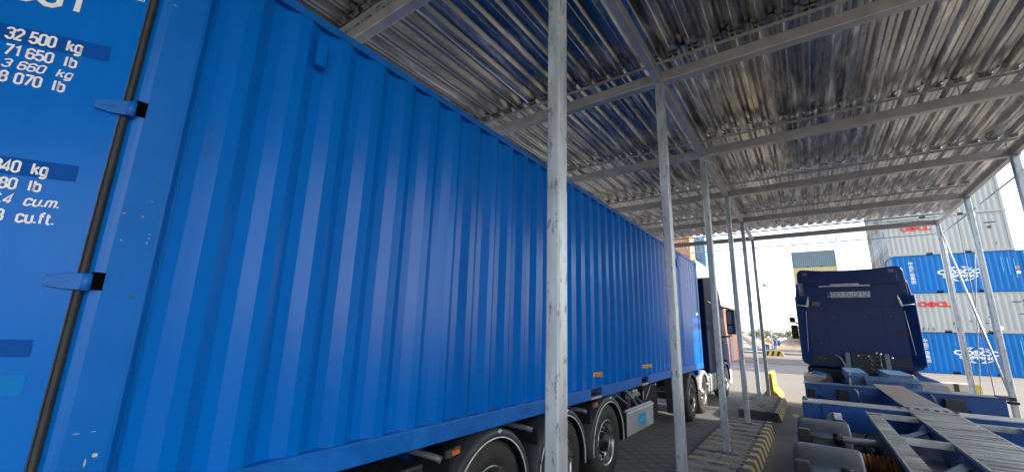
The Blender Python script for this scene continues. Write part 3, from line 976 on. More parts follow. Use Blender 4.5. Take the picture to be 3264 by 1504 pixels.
# near bolster with stepped ends
for (ya, yb, m_, xl, xr) in ((6.88, 7.20, 'chassis', 2.47, 4.68),):
    MB().box(xl, xr, ya, yb, .86, ZD - .01).build('bolster', 'chassis', ct, bevel=.01)
    MB().box(xl - .01, XC - .22, ya - .015, yb + .01, ZD - .0095, ZD + .004).build('bolster_top', 'edge', ct)
    MB().box(XC + .22, xr + .01, ya - .015, yb + .01, ZD - .0095, ZD + .004).build('bolster_top', 'edge', ct)
    MB().box(XC - .218, XC + .218, ya - .02, yb + .3, ZD + .0022, ZD + .012).build('joint_plate', 'tread', ct)
    for i in range(7):
        MB().box(XC - .3 + .085 * i, XC - .27 + .085 * i, 7.0 + .03 * (i % 2), 7.12 + .03 * (i % 2), ZD + .0125, ZD + .019).build('slot', 'black', ct)
for sx in (-1, 1):
    xe = XC + sx * 1.10
    xo = XC + sx * 1.305
    x0, x1 = min(xe, xo), max(xe, xo)
    e_ = MB().prism([(x0, 6.86), (x1, 6.90) if sx > 0 else (x1, 6.86), (x1, 7.2), (x0, 7.2)], 2, .92, ZD - .02).build('bolster_end', 'chassis', ct, bevel=.015)
    MB().box(x0, x1, 6.87, 7.19, ZD - .019, ZD + .002).build('end_cap', 'edge', e_)
    MB().tube([(XC + sx * 1.27, 7.03, ZD), (XC + sx * 1.27, 7.03, ZD + .045)], [.035, .02], 10).build('twist_lock', 'axle', e_)
    MB().tube([(XC + sx * 1.2, 6.95, .96), (XC + sx * 1.36, 6.95, .95)], .015, 8).build('lock_handle', 'rust', e_)
    MB().box(min(XC + sx * 1.0, XC + sx * 1.26), max(XC + sx * 1.0, XC + sx * 1.26), 6.9, 7.15, .74, .915).build('end_box', 'black', e_, bevel=.01)
# lamp bracket in front of the bolster end
br_ = MB().prism([(2.46, .88), (2.70, .86), (2.70, 1.06), (2.58, 1.16), (2.52, 1.12)], 1, 6.26, 6.30).build('lamp_bracket', 'axle', ct, bevel=.004)
MB().box(2.585, 2.66, 6.20, 6.255, 1.09, 1.16).build('lamp', 'white', br_, bevel=.006)
MB().tube([(2.52, 6.22, 1.02), (2.56, 6.24, .98), (2.64, 6.22, 1.0)], .01, 6).build('cable', 'black', br_)
# far bolster
MB().box(2.3, 4.8, 7.6, 9.3, .28, .62).build('under_tank', 'black', ct, bevel=.05)
MB().box(2.27, 4.86, 9.72, 10.06, .84, ZD - .012).build('bolster', 'chassis', ct, bevel=.012)
MB().box(2.25, XC - .218, 9.70, 10.08, ZD - .0115, ZD + .003).build('bolster_top', 'chassis_light', ct)
MB().box(XC + .218, 4.90, 9.70, 10.08, ZD - .0115, ZD + .003).build('bolster_top', 'chassis_light', ct)
MB().box(2.75, 2.92, 9.60, 9.71, .88, 1.12).build('junction_box', 'black', ct, bevel=.01)
MB().box(4.14, 4.38, 9.56, 9.71, .86, 1.12).build('junction_box', 'plastic', ct, bevel=.01)
MB().box(2.30, 2.42, 9.66, 9.715, .95, 1.08).build('end_lamp', 'black', ct, bevel=.01)
MB().tube([(3.0, 9.66, 1.15), (3.05, 9.6, 1.1), (3.04, 9.6, 1.0), (3.08, 9.62, .93)], .018, 8).build('lever', 'alu', ct)
MB().tube([(4.0, 9.66, 1.16), (4.02, 9.6, 1.1), (4.06, 9.6, .98)], .02, 8).build('lever', 'axle', ct)
MB().box(4.80, 4.98, 9.74, 10.0, ZD - .03, ZD + .02).box(4.9, 5.02, 9.8, 9.9, ZD - .09, ZD - .05).build('twist_lock', 'black', ct, bevel=.01)
MB().box(4.68, 4.78, 9.8, 9.92, .60, .86).box(4.60, 4.90, 9.74, 9.98, .54, .60).build('support_foot', 'black', ct, bevel=.01)
cbl = MB().tube([(2.45, 9.69, .98), (2.6, 9.65, .93), (2.8, 9.63, .88), (3.2, 9.66, .86)], .015, 6).tube([(4.4, 9.6, .95), (4.55, 9.62, .8), (4.7, 9.7, .82)], .03, 8)
cbl.build('cable', 'black', ct)
# gooseneck up to the coupling
gx0, gx1 = XC - .55, XC + .55
for a, b in ((gx0, XC - .20), (XC + .14, gx1)):
    MB().prism([(11.21, .90), (11.21, 1.27), (11.5, 1.33), (13.4, 1.33), (13.7, 1.24), (13.7, 1.14), (11.6, 1.14), (11.4, .90)], 0, a, b).build('gooseneck_arm', 'chassis_light', ct, bevel=.006)
MB().prism([(10.66, .90), (10.86, 1.24), (11.2, 1.30), (11.2, .9)], 0, XC - .30, XC + .52).build('gooseneck_face', 'chassis_light', ct, bevel=.006)
MB().box(XC - .195, XC + .135, 11.22, 13.4, 1.12, 1.15).build('gooseneck_floor', 'black', ct)
for sx in (-1, 1):
    MB().bar((XC + sx * .56, 10.7, 1.0), (XC + sx * .50, 11.5, 1.345), .03, .04).build('neck_edge', 'edge', ct)
    MB().bar((XC + sx * .56, 10.7, .95), (XC + sx * .60, 11.3, 1.0), .03, .03).build('neck_edge', 'edge', ct)
for i in range(4):
    MB().lathe([(0, 0), (0, .018), (.01, .018)], (XC - .2 + .2 * i, 11.0, 1.262), 8, axis=2).build('bolt', 'axle', ct)
# axles, wheels, mudguards
for sx in (-1, 1):
    a_, b_ = sorted((XC + sx * .62, XC + sx * .86))
    MB().box(a_, b_, 5.9, 6.75, .30, .84).build('air_tank', 'black', ct, bevel=.08, seg=3)
    MB().box(a_, b_ - .02, 1.6, 5.75, .28, .72).build('suspension_frame', 'black', ct, bevel=.02)
    MB().tube([(XC + sx * .70, 6.3, .95), (XC + sx * .80, 5.6, .98), (XC + sx * .72, 4.9, .9)], .016, 6).tube([(XC + sx * .75, 6.2, .9), (XC + sx * .70, 5.5, .93), (XC + sx * .85, 4.9, .95)], .012, 6).build('brake_hose', 'black', ct)
for y in (5.35, 4.02, 2.69):
    for sd, x in ((1, 4.87), (-1, 2.27)):
        wheel(ct, x, y, side=sd, spin=random.uniform(0, 1))
    MB().tube([(2.65, y, .54), (4.49, y, .54)], .075, 12).build('axle', 'axle', ct)
    for xa_, xb_ in ((2.68, 2.24), (4.46, 4.90)):
        mgo = MB()
        s = 1 if xb_ > xa_ else -1
        mgo.lathe([(xa_, .61), (xa_, .635), (xa_ + .02 * s, .648), (xb_ - .05 * s, .648), (xb_ - .015 * s, .635), (xb_, .60), (xb_, .56)], (0, y, .54), 30, a0=R(12), a1=R(170))
        mo = mgo.build('mudguard', 'fender', ct)
        for xc_ in ((xa_ * .78 + xb_ * .22), (xa_ * .2 + xb_ * .8)):
            a_ = R(128)
            c_ = (xc_, y + .655 * math.cos(a_), .54 + .655 * math.sin(a_))
            MB().bar((xc_, c_[1] - .06, c_[2] - .05), (xc_, c_[1] + .07, c_[2] + .05), .07, .035).bar((xc_, c_[1] - .03, c_[2] + .02), (xc_, c_[1] + .02, c_[2] + .05), .05, .05).build('clamp', 'black', mo)
    yt = y - .47
    for sx in (-1, 1):
        MB().tube([(XC + sx * 1.30, yt, 1.115), (XC + sx * .67, yt, 1.11)], .030, 12).build('carrier_tube', 'axle', ct)
        MB().box(min(XC + sx * 1.22, XC + sx * 1.31), max(XC + sx * 1.22, XC + sx * 1.31), yt - .045, yt + .045, 1.05, 1.165).build('tube_clamp', 'black', ct, bevel=.01)
        MB().tube([(XC + sx * 1.04, yt, 1.115), (XC + sx * .97, yt, 1.113)], .045, 12).build('tube_collar', 'black', ct)
        MB().box(min(XC + sx * .86, XC + sx * 1.0), max(XC + sx * .86, XC + sx * 1.0), yt + .1, yt + .16, .5, .95).build('shock_absorber', 'axle', ct, bevel=.02)
        sp_ = MB()
        for i in range(8):
            q0 = XC + sx * (.65 + i * .033)
            sp_.lathe([(-.011, .062), (-.008, .078), (.008, .078), (.011, .062)], (q0, yt - .26, .99), 16, axis=0)
        sp_.build('rusty_spring', 'rust', ct)
        MB().tube([(XC + sx * .64, yt - .26, .99), (XC + sx * .93, yt - .26, .99)], .062, 14).build('brake_chamber', 'rust', ct)
        MB().box(min(XC + sx * .61, XC + sx * .70), max(XC + sx * .61, XC + sx * .70), y - .75, y - .62, .45, .92).build('hanger', 'axle', ct, bevel=.01)
        MB().bar((XC + sx * .66, y - .68, .6), (XC + sx * .66, y + .3, .52), .08, .10).build('trailing_arm', 'axle', ct)

# ================================================================== RIGHT TRACTOR
rtk = thing('tractor_truck', 'dark navy tractor truck with a number plate high on its cab back', 'truck', (3.455, 14.0, 0))
XT = 3.455


def sym(pts):
    return [(XT + x, z) for x, z in pts] + [(XT - x, z) for x, z in reversed(pts)]


out = sym([(0, 3.87), (.55, 3.885), (.9, 3.925), (1.03, 3.935), (1.10, 3.90), (1.14, 3.80), (1.15, 3.56), (1.19, 3.50), (1.23, 3.1), (1.235, 2.0), (1.22, 1.36), (1.0, 1.28)])
out = [p for i, p in enumerate(out) if i == 0 or p != out[i - 1]]
if out[-1] == out[0]: out.pop()
cb2 = MB().prism(out, 1, 14.0, 16.3).build('cab', 'navy', rtk, bevel=.035, seg=3)
MB().box(XT - 1.0, XT + 1.0, 13.975, 13.999, 3.465, 3.80).build('roof_spoiler_panel', 'navy', cb2, bevel=.02, seg=3)
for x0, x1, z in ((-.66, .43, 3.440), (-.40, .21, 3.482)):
    MB().prism([(13.95, z - .012), (13.972, z - .016), (13.972, z + .016), (13.955, z + .008)], 0, XT + x0, XT + x1).build('ledge_glint', 'trim', cb2)  # pale strips paint the sky reflection along the spoiler's lower crease
MB().box(XT - 1.13, XT + 1.13, 13.992, 13.9985, 2.868, 2.882).build('seam', 'navy_trim', cb2)
MB().box(XT - 1.02, XT - 1.005, 13.992, 13.9985, 1.4, 2.86).build('seam', 'navy_trim', cb2)
for x_ in (2.86, 4.05):
    MB().box(x_, x_ + .012, 13.992, 13.9985, 1.75, 2.86).build('seam', 'navy_trim', cb2)
MB().box(XT - 1.0, XT + 1.0, 13.985, 13.9988, 1.36, 1.60).build('lower_cover', 'navy_trim', cb2, bevel=.01)
MB().box(XT - .98, XT + .98, 13.988, 13.9988, 2.02, 2.035).build('pressed_rib', 'navy', cb2)
for x_, z_ in ((2.62, 1.52), (2.72, 1.50), (4.2, 2.62), (3.9, 2.6), (3.7, 2.62), (3.0, 2.6), (4.26, 3.62), (4.35, 3.6), (2.68, 1.9)):
    MB().lathe([(0, 0), (0, .02), (.012, .016)], (x_, 13.982, z_), 8, axis=1).build('fastener', 'axle', cb2)
pl = MB().box(3.032, 3.868, 13.965, 13.975, 3.127, 3.285).build('number_plate', 'plate', cb2, bevel=.004)
MB().box(2.955, 3.0315, 13.966, 13.974, 3.13, 3.28).build('plate_band', 'eu', pl)
plate_text('plate_letters', 'GD 5J212', 3.072, 13.9635, 3.152, .110, .756, 'label_ink', pl, bold=.12)
text('plate_letters', 'PL', .05, 'white', pl, (2.97, 13.965, 3.145), (1, 0, 0), (0, 0, 1), bold=.001)
for x in (2.504, 4.342):
    MB().box(x - .05, x + .05, 13.958, 13.974, 3.755, 3.845).build('work_lamp', mat('grey lamp', (.10, .11, .12), .3) if x < 3 else bpy.data.materials['grey lamp'], cb2, bevel=.012)
MB().box(2.592, 2.763, 13.982, 13.999, 2.90, 3.025).build('vent', bpy.data.materials['grey lamp'], cb2, bevel=.01)
MB().box(4.26, 4.50, 13.985, 13.999, 2.16, 2.26).build('vent', 'black', cb2, bevel=.02)
# side wings behind the cab
for sx in (-1, 1):
    wing = [(XT + sx * 1.0, 13.995), (XT + sx * 1.225, 13.86), (XT + sx * 1.245, 13.87), (XT + sx * 1.24, 13.998)]
    w_ = MB().prism(wing if sx > 0 else wing[::-1], 2, 1.42, 3.16).build('side_wing', 'navy', cb2, bevel=.012)
    MB().prism([(XT + sx * 1.0, 13.994), (XT + sx * 1.13, 13.88), (XT + sx * 1.15, 13.995)], 2, 3.18, 3.56).build('side_wing', 'navy', cb2, bevel=.012)
    MB().tube([(XT + sx * .93, 13.95, 3.16), (XT + sx * .965, 13.92, 2.98), (XT + sx * .985, 13.90, 2.88)], [.012, .03, .024], 8).tube([(XT + sx * .975, 13.9, 2.90), (XT + sx * 1.21, 13.86, 2.93)], .012, 8).build('wing_stay', 'trim', cb2)
    MB().tube([(XT + sx * 1.02, 13.97, 2.77), (XT + sx * 1.08, 13.93, 1.69)], .006, 6).build('wing_edge', 'trim', cb2)
    if sx > 0: continue
    MB().bar((XT + sx * 1.24, 15.0, 2.30), (XT + sx * 1.40, 14.6, 2.38), .03, .03).build('mirror_arm', 'black', cb2)
    MB().box(min(XT + sx * 1.26, XT + sx * 1.42), max(XT + sx * 1.26, XT + sx * 1.42), 14.05, 14.20, 2.0, 2.38).build('mirror', 'black', cb2, bevel=.03)
    MB().tube([(XT + sx * 1.25, 14.1, 2.42), (XT + sx * 1.31, 14.1, 2.46)], .02, 8).build('mirror_arm', 'black', cb2)
    MB().box(min(XT + sx * 1.30, XT + sx * 1.44), max(XT + sx * 1.30, XT + sx * 1.44), 14.03, 14.16, 2.45, 2.60).build('mirror', 'black', cb2, bevel=.04, seg=3)
MB().box(XT - 1.15, XT + 1.15, 14.1, 16.4, .55, 1.27).build('lower_body', 'navy_trim', rtk, bevel=.05)
# rack with hoses behind the cab
MB().box(3.26, 3.92, 13.84, 13.95, 1.15, 1.70).build('hose_rack', 'black', rtk, bevel=.02)
for x in (3.20, 3.975):
    MB().box(x - .05, x + .05, 13.82, 13.95, 1.15, 1.69).build('rack_post', 'axle', rtk, bevel=.01)
for i in range(3):
    c0 = 3.66 + .08 * i
    pts = [(c0 + .03 * math.cos(a * .9), 13.78 + .03 * math.sin(a * .9), 1.62 - .0055 * a * 3) for a in range(0, 26)]
    MB().tube(pts, .008, 5).build('coiled_hose', 'black' if i else 'axle', rtk)
MB().tube([(2.95, 13.9, 1.62), (3.05, 13.85, 1.55), (3.12, 13.8, 1.38), (3.13, 13.8, 1.25)], .018, 8).build('hose', 'alu', rtk)
MB().tube([(3.85, 13.85, 1.66), (3.83, 13.8, 1.4), (3.95, 13.75, 1.2), (4.1, 13.6, 1.12)], .018, 8).build('hose', 'axle', rtk)
for x, z in ((3.42, 1.62), (3.62, 1.62), (3.78, 1.7), (4.07, 1.6), (3.86, 1.68)):
    MB().lathe([(0, 0), (0, .025), (.03, .02)], (x, 13.80, z), 10, axis=1).build('coupling', 'alu', rtk)
# frame, mudguards, drive wheels
for x in (XT - .4, XT + .4):
    MB().box(x - .05, x + .05, 10.3, 14.6, .72, .98).build('frame_rail', 'chassis', rtk)
for sx in (-1, 1):
    xw = XT + sx * 1.21
    wheel(rtk, xw, 11.30, side=sx, r=1.03, spin=.3)
    MB().lathe([(-.30, .50), (-.30, .535), (0, .545), (.30, .535), (.30, .5)], (xw - sx * .3, 11.3, .54), 30, axis=0, a0=R(20), a1=R(160)).build('tyre_cover', 'rubber', rtk)
    wheel(rtk, xw, 15.4, side=sx, spin=.2)
    xa_, xb_ = sorted((XT + sx * .68, XT + sx * 1.23))
    MB().prism([(11.75, .98), (12.2, 1.14), (13.3, 1.15), (13.7, 1.02), (13.7, .6), (13.6, .6), (13.6, 1.0), (13.2, 1.11), (12.2, 1.10), (11.8, .94)], 0, xa_, xb_).build('mudguard', 'plastic', rtk, bevel=.012)
    MB().box(xa_ + .05, xb_ - .05, 12.5, 13.9, .45, .95).build('side_tank', 'navy_trim', rtk, bevel=.05)
MB().prism([(XT + .72, 1.15), (XT + 1.0, 1.27), (XT + 1.24, 1.17), (XT + 1.38, 1.06), (XT + .9, 1.02)], 1, 13.0, 13.35).build('air_deflector', 'chassis', rtk, bevel=.02)
MB().prism([(XT - .75, 1.15), (XT - 1.0, 1.20), (XT - 1.12, 1.15), (XT - 1.1, 1.05), (XT - .8, 1.05)], 1, 13.0, 13.35).build('hose_tray', 'chassis', rtk, bevel=.02)

# ================================================================== KERB ISLANDS
PAVER = MB().box(-.096, .096, -.046, .046, 0, .06).mesh('paver')
KERB = MB().prism([(0, .0), (.165, .0), (.125, .150), (.10, .182), (0, .182)], 1, -.094, .094).mesh('kerb_stone')


def island(y0, y1, x0, label, ybuild, z1=.18):
    isl = thing('kerb_island', label, 'traffic island', (x0 + .45, (y0 + y1) / 2, 0), group='raised islands between the lanes')
    xk = x0 + .755           # inner line of the kerb
    MB().box(x0 + .01, xk + .02, y0 + .01, y1 - .01, 0.0, z1 - .012).build('base', 'mortar', isl)
    n = 0
    y = y0 + .05
    j = 0
    stuff = MB()
    while y < y1 - .04:
        band = (j // 2) % 2
        off = 0.0 if j % 2 == 0 else -.1
        x = x0 + .10 + off
        while x < xk + .02:
            a, b = max(x - .096, x0), min(x + .096, xk - .006)
            if b - a > .03:
                m_ = random.choice(('pav_yellow', 'pav_tan', 'pav_tan') if band else ('pav_grey', 'pav_dark', 'pav_grey'))
                dz = random.uniform(-.003, .003)
                if y < ybuild:
                    stuff.box(a, b, y - .046, y + .046, z1 - .06, z1 + dz)
                else:
                    o = link('paver', PAVER, m_, isl)
                    o.location = Vector(((a + b) / 2, y, z1 - .06 + dz)) - ORG[isl]
                    o.scale = ((b - a) / .192, 1, 1)
                    o.rotation_euler = (random.uniform(-.012, .012), random.uniform(-.012, .012), random.uniform(-.012, .012))
                    ORG.pop(o, None)
                    n += 1
            x += .2
        y += .1
        j += 1
    if stuff.v: tag(stuff.build('paver_bed', 'pav_grey', isl), kind='stuff')
    y = y0 + .1
    j = 0
    while y < y1 - .05:
        for sx, xk_ in ((1, xk), (-1, x0)):
            if sx < 0: continue
            o = link('kerb_stone', KERB, 'kerb_y' if (j % 2) else 'kerb_k', isl)
            o.location = Vector((xk_, y, random.uniform(-.002, .002))) - ORG[isl]
            o.rotation_euler = (0, 0, random.uniform(-.01, .01))
            ORG.pop(o, None)
        y += .2
        j += 1
    MB().box(x0 - .012, x0 - .001, y0 + .02, y1 - .02, 0, z1 - .008).build('edge_strip', 'kerb_k', isl)
    MB().prism([(y0 + .009, 0), (y0 - .07, 0), (y0 - .03, z1 - .004), (y0 + .009, z1 - .004)], 0, x0, xk + .12).build('end_kerb', 'kerb_k', isl, bevel=.01)
    MB().box(x0, xk + .02, y1 - .009, y1 + .03, 0, z1 - .004).build('end_kerb', 'kerb_k', isl, bevel=.01)
    return isl


island(1.1, 11.05, .70, 'long raised island with yellow and grey paving blocks beside the trailer wheels', 5.7)
island(12.3, 15.75, .74, 'shorter dark raised island farther along behind the long striped one', 12.0, .2)
# bits of debris
for (x, y, nm, lb) in ((1.95, 7.55, 'debris', 'small dark scrap lying beside the island kerb'), (.30, 6.2, 'debris', 'dark leafy scrap lying on the lane left of the island')):
    d = MB()
    for i in range(9):
        a = random.uniform(0, 6.28)
        r_ = random.uniform(.01, .05)
        d.bar((x + r_ * math.cos(a), y + r_ * math.sin(a), .012), (x + (r_ + .07) * math.cos(a + .5), y + (r_ + .05) * math.sin(a + .5), random.uniform(.01, .045)), .02, .006)
    tag(d.build(nm, 'black', off=None), lb, 'debris')

# ================================================================== BARRIERS
jb = thing('jersey_barrier', 'yellow barrier block standing at the front end of the far island', 'barrier', (1.2, 16.9, 0))
prof = [(-.28, 0), (.28, 0), (.28, .08), (.19, .22), (.10, .30), (.075, .84), (-.075, .84), (-.10, .30), (-.19, .22), (-.28, .08)]
MB().prism([(1.2 + u, v) for u, v in prof], 1, 16.35, 17.9).build('block', 'yellow_conc', jb, bevel=.025)
# striped block far off
fb = thing('striped_barrier', 'far yellow and black striped barrier block by the blue signs', 'barrier', (-1.1, 54, 0))
MB().prism([(53.8, 0), (54.4, 0), (54.25, .55), (53.95, .55)], 0, -1.85, -.35).build('block', 'yellow_conc', fb)
for i in range(3):
    xs0 = -1.75 + i * .5
    MB().add([(xs0, 53.795, .01), (xs0 + .24, 53.795, .01), (xs0 + .40, 53.94, .53), (xs0 + .16, 53.94, .53)], [(0, 1, 2, 3)]).build('black_stripe', 'black', fb)
rb_ = thing('yellow_wedge_barrier', 'pale yellow slanted barrier end beside the striped barrier', 'barrier', (-.3, 54.0, 0))
MB().prism([(-.30, 0), (.0, 0), (-.22, .55), (-.34, .55)], 1, 53.8, 54.3).build('block', 'yellow_conc', rb_)
cbk = thing('concrete_block', 'pale concrete kerb block behind the right chassis by the canopy posts', 'block', (7.3, 25.3, 0))
MB().prism([(6.7, 0), (7.95, 0), (7.95, .22), (7.85, .34), (6.8, .34), (6.7, .2)], 1, 25.2, 25.75).build('block', mat('pale concrete', (.40, .37, .31), .8, var=.15), cbk, bevel=.03)
MB().prism([(7.80, 0.01), (7.96, .01), (7.96, .26), (7.86, .36), (7.80, .36)], 1, 25.19, 25.76).build('yellow_end', 'yellow_conc', cbk)
MB().box(7.15, 7.3, 25.188, 25.199, .02, .33).build('dark_stripe', 'black', cbk)

# ================================================================== YARD CONTAINERS (20 ft units)
CL, CW, CH = 5.95, 2.44, 2.62


def c20_meshes():
    fr = MB()
    for x0 in (0, CL - .14):
        for y0 in (0, CW - .14):
            fr.box(x0, x0 + .14, y0, y0 + .14, .0, CH - .01)
            fr.box(x0 - .004, x0 + .17, y0 - .004, y0 + .15, .0, .12).box(x0 - .004, x0 + .17, y0 - .004, y0 + .15, CH - .125, CH - .008)
    for y0 in (.01, CW - .07):
        fr.box(.14, CL - .14, y0, y0 + .06, CH - .09, CH - .02)
        for a, b in ((.14, 1.9), (2.22, 3.75), (4.07, CL - .14)): fr.box(a, b, y0, y0 + .06, .02, .17)
    for x0 in (.01, CL - .07):
        fr.box(x0, x0 + .06, .14, CW - .14, CH - .12, CH - .02).box(x0, x0 + .06, .14, CW - .14, .02, .16)
    FR = fr.mesh('frame')

    def corr(n0, n1, f):
        pr = []
        x = n0
        k_ = 0
        while x < n1:
            for d, q in ((0, .05), (.07, .014), (.145, .014), (.215, .05)):
                if x + d < n1: pr.append((x + d, q))
            x += .2785
        pr.append((n1, .05))
        return MB().grid([[f(a, q, z) for a, q in pr] for z in (.16, CH - .09)])
    SF = corr(.14, CL - .14, lambda a, q, z: (a, q, z)).mesh('side_panel')
    SBk = corr(.14, CL - .14, lambda a, q, z: (a, CW - q, z)).mesh('side_panel')
    EN = corr(.14, CW - .14, lambda a, q, z: (CL - q, a, z)).mesh('end_panel')
    RO = MB().box(.08, CL - .08, .08, CW - .08, CH - .04, CH - .015).mesh('roof_panel')
    DO = MB().box(.03, .07, 0, 1.07, .18, CH - .13)
    for zz in (.45, .95, 1.45, 1.95): DO.box(.018, .03, .10, .97, zz, zz + .32)
    DO = DO.mesh('door')
    RD = MB()
    for yy in (.28, .78):
        RD.tube([(-.01, yy, .05), (-.01, yy, CH - .05)], .02, 8)
        RD.box(-.03, .03, yy - .05, yy + .05, .9, 1.0)
    RD = RD.mesh('lock_rod')
    UN = MB().box(.1, CL - .1, .12, CW - .12, .10, .14).mesh('underside')
    return FR, SF, SBk, EN, RO, DO, RD, UN


C20 = c20_meshes()
PAINT = {
    'cosco': mat('bright blue container paint', (0.0, 0.138, 0.44), 0.45, spec=.25, var=0.10, scale=1.0, stretch=(1, 1, .4), bump=.02, spots=.72, spot_col=(.02, .12, .33), spot_scale=6),
    'grey': mat('pale grey container paint', (0.36, 0.38, 0.365), 0.5, var=0.08, scale=1.0, stretch=(1, 1, .4), spots=.71, spot_col=(.28, .24, .20), spot_scale=7),
    'brown': mat('brown container paint', (0.20, 0.12, 0.105), 0.55, var=0.15, scale=1.2),
    'cream': mat('cream container paint', (0.40, 0.36, 0.29), 0.55, var=0.12, scale=1.2),
    'slate': mat('slate blue container paint', (0.10, 0.155, 0.19), 0.5, var=0.1, scale=1.0),
    'yellow': mat('dull yellow container paint', (0.46, 0.37, 0.15), 0.5, var=0.1, scale=1.0),
    'orange': mat('orange container paint', (0.46, 0.21, 0.12), 0.5, var=0.12, scale=1.0),
    'skyblue': mat('light blue container paint', (0.10, 0.27, 0.46), 0.5, var=0.1, scale=1.0),
    'white': mat('off white container paint', (0.30, 0.30, 0.275), 0.5, var=0.08, scale=1.0, spots=.7, spot_col=(.35, .3, .25), spot_scale=7),
    'lilac': mat('grey lilac container paint', (0.20, 0.20, 0.26), 0.5, var=0.12, scale=1.0),
}


def c20(x, y, z, paint, label, group, rz=0.0):
    t = thing('yard_container', label, 'container', (x, y, z), rz, group)
    FR, SF, SBk, EN, RO, DO, RD, UN = C20
    p = PAINT[paint]
    for nm, me in (('frame', FR), ('side_panel', SF), ('side_panel', SBk), ('end_panel', EN), ('roof_panel', RO), ('underside', UN)):
        link(nm, me, p, t)
    for yy in (.145, 1.225):
        d = link('door', DO, p, t)
        ORG.pop(d, None)
        d.location = (0, yy, 0)
        link('lock_rod', RD, 'galv', d)
    return t


GX, GY = 7.80, 39.0
GR = 'containers stacked at the right of the yard'
level = [('cosco', 'bright blue container with white globe lettering, on the ground right of the cab'),
         ('grey', 'pale grey container with red lettering between the two bright blue ones'),
         ('cosco', 'bright blue container with white globe lettering, third up in the stack'),
         ('grey', 'pale grey container with red lettering above the upper bright blue container'),
         ('grey', 'pale grey container highest in the right stack, partly behind the roof edge')]
FRONT = []
for i, (pt, lb) in enumerate(level):
    FRONT.append(c20(GX + (-.05 if i > 2 else 0), GY, i * CH, pt, lb, GR))
    if i < 3: FRONT[-1].scale = (1.05, 1, 1)
for r_, pts in ((1, ('brown', 'slate', 'brown', 'lilac', 'brown')), (2, ('slate', 'brown', 'cream', 'cream', 'cream')), (3, ('brown', 'cream', 'brown', 'brown', 'brown'))):
    for i, pt in enumerate(pts):
        nm = {1: 'second', 2: 'third', 3: 'fourth'}[r_]
        c20(GX - .05, GY + r_ * 2.52, i * CH, pt, '%s container in the %s row behind the red lettered ones, level %s' % ({'brown': 'brown', 'slate': 'slate', 'lilac': 'grey lilac', 'cream': 'cream'}[pt], nm, ('one', 'two', 'three', 'four', 'five')[i]), GR)

red = mat('red logo paint', (.62, .035, .03), .5, var=.08)
ink = mat('faded black marking', (.06, .06, .06), .6, var=.1)
for i in (0, 2):
    t = FRONT[i]
    cx, cz = 3.09, 1.24
    # globe: rings drawn as thin bands
    gl = MB()

    def ell(rx, rz, a0, a1, w=.05, n=40):
        ro_ = [(cx + rx * math.cos(a0 + (a1 - a0) * q / n), .004, cz + rz * math.sin(a0 + (a1 - a0) * q / n)) for q in range(n + 1)]
        ri_ = [(cx + (rx - w) * math.cos(a0 + (a1 - a0) * q / n), .004, cz + (rz - w) * math.sin(a0 + (a1 - a0) * q / n)) for q in range(n + 1)]
        gl.grid([ro_, ri_])
    for s_ in (1, -1):
        a0, a1 = (R(40), R(140)) if s_ > 0 else (R(220), R(320))
        ell(.80, .50, a0, a1, .045)
        ell(.42, .50, a0, a1, .04)
    gl.build('globe_emblem', 'white', t, local=True)
    text('lettering', 'COSCO', .40, 'white', t, (cx, .003, cz + .0), (1, 0, 0), (0, 0, 1), xs=1.42, bold=.018, align='CENTER', local=True)
    text('lettering', 'SHIPPING', .27, 'white', t, (cx, .003, cz - .25), (1, 0, 0), (0, 0, 1), xs=1.38, bold=.010, align='CENTER', local=True)
    for q, ch in enumerate('中远海运集团'):
        text('lettering', ch, .25, 'white', t, (.78, .003, 1.98 - q * .262), (1, 0, 0), (0, 0, 1), bold=.004, local=True)
    for q in range(3):
        MB().box(4.95 + q * .25, 4.98 + q * .25, .002, .004, 1.25 - .2 * q, 2.25 - .1 * q).build('marking_strip', 'cyan_mark', t, local=True)
    MB().lathe([(0, 0), (0, .1)], (5.55, .003, 1.5), 14, axis=1).build('orange_mark', 'orange', t, local=True)
    MB().lathe([(0, 0), (0, .1)], (5.55, .003, 1.2), 14, axis=1).build('white_mark', 'white', t, local=True)


def oocl(t, x, z, h):
    text('lettering', 'OOCL', h / .7, red, t, (x, .0032, z), (1, 0, 0), (0, 0, 1), xs=1.12, bold=.028, local=True)
    # plum blossom in the second O
    fl = MB()
    c = (x + h * 1.93, z + h * .5)
    for q in range(5):
        a = 2 * PI * q / 5 + PI / 2
        fl.lathe([(0, 0), (0, h * .14)], (c[0] + h * .15 * math.cos(a), .002, c[1] + h * .15 * math.sin(a)), 10, axis=1)
    fl.build('blossom_emblem', red, t, local=True)


oocl(FRONT[1], .92, 1.70, .32)
oocl(FRONT[3], .80, 1.78, .34)
text('lettering', '215', .30, ink, FRONT[1], (.82, .0032, .12), (1, 0, 0), (0, 0, 1), xs=1.2, shear=.2, space=1.3, local=True)
for q, (x, z, w_, h_) in enumerate(((2.35, .55, .10, .12), (3.05, .72, .16, .05), (3.75, .62, .12, .06), (3.9, 1.0, .1, .05), (5.0, 1.95, .35, .06), (5.45, 2.0, .3, .1), (5.5, 1.6, .14, .14), (5.2, 1.2, .2, .05), (5.5, .5, .08, .5), (5.4, .2, .25, .06))):
    MB().box(x, x + w_, .001, .0045, z, z + h_).build('marking', ink, FRONT[1], local=True)
MB().box(4.05, 4.42, .0005, .0035, .22, .48).build('marking_plate', 'white', FRONT[1], local=True)
MB().box(4.12, 4.36, .0038, .005, .27, .42).build('marking', PAINT['cream'], FRONT[1], local=True)
for q, (x, z, w_, h_) in enumerate(((4.9, 1.9, .5, .07), (5.0, 1.55, .18, .16), (5.2, .5, .08, .08))):
    MB().box(x, x + w_, .001, .0045, z, z + h_).build('marking', ink, FRONT[3], local=True)

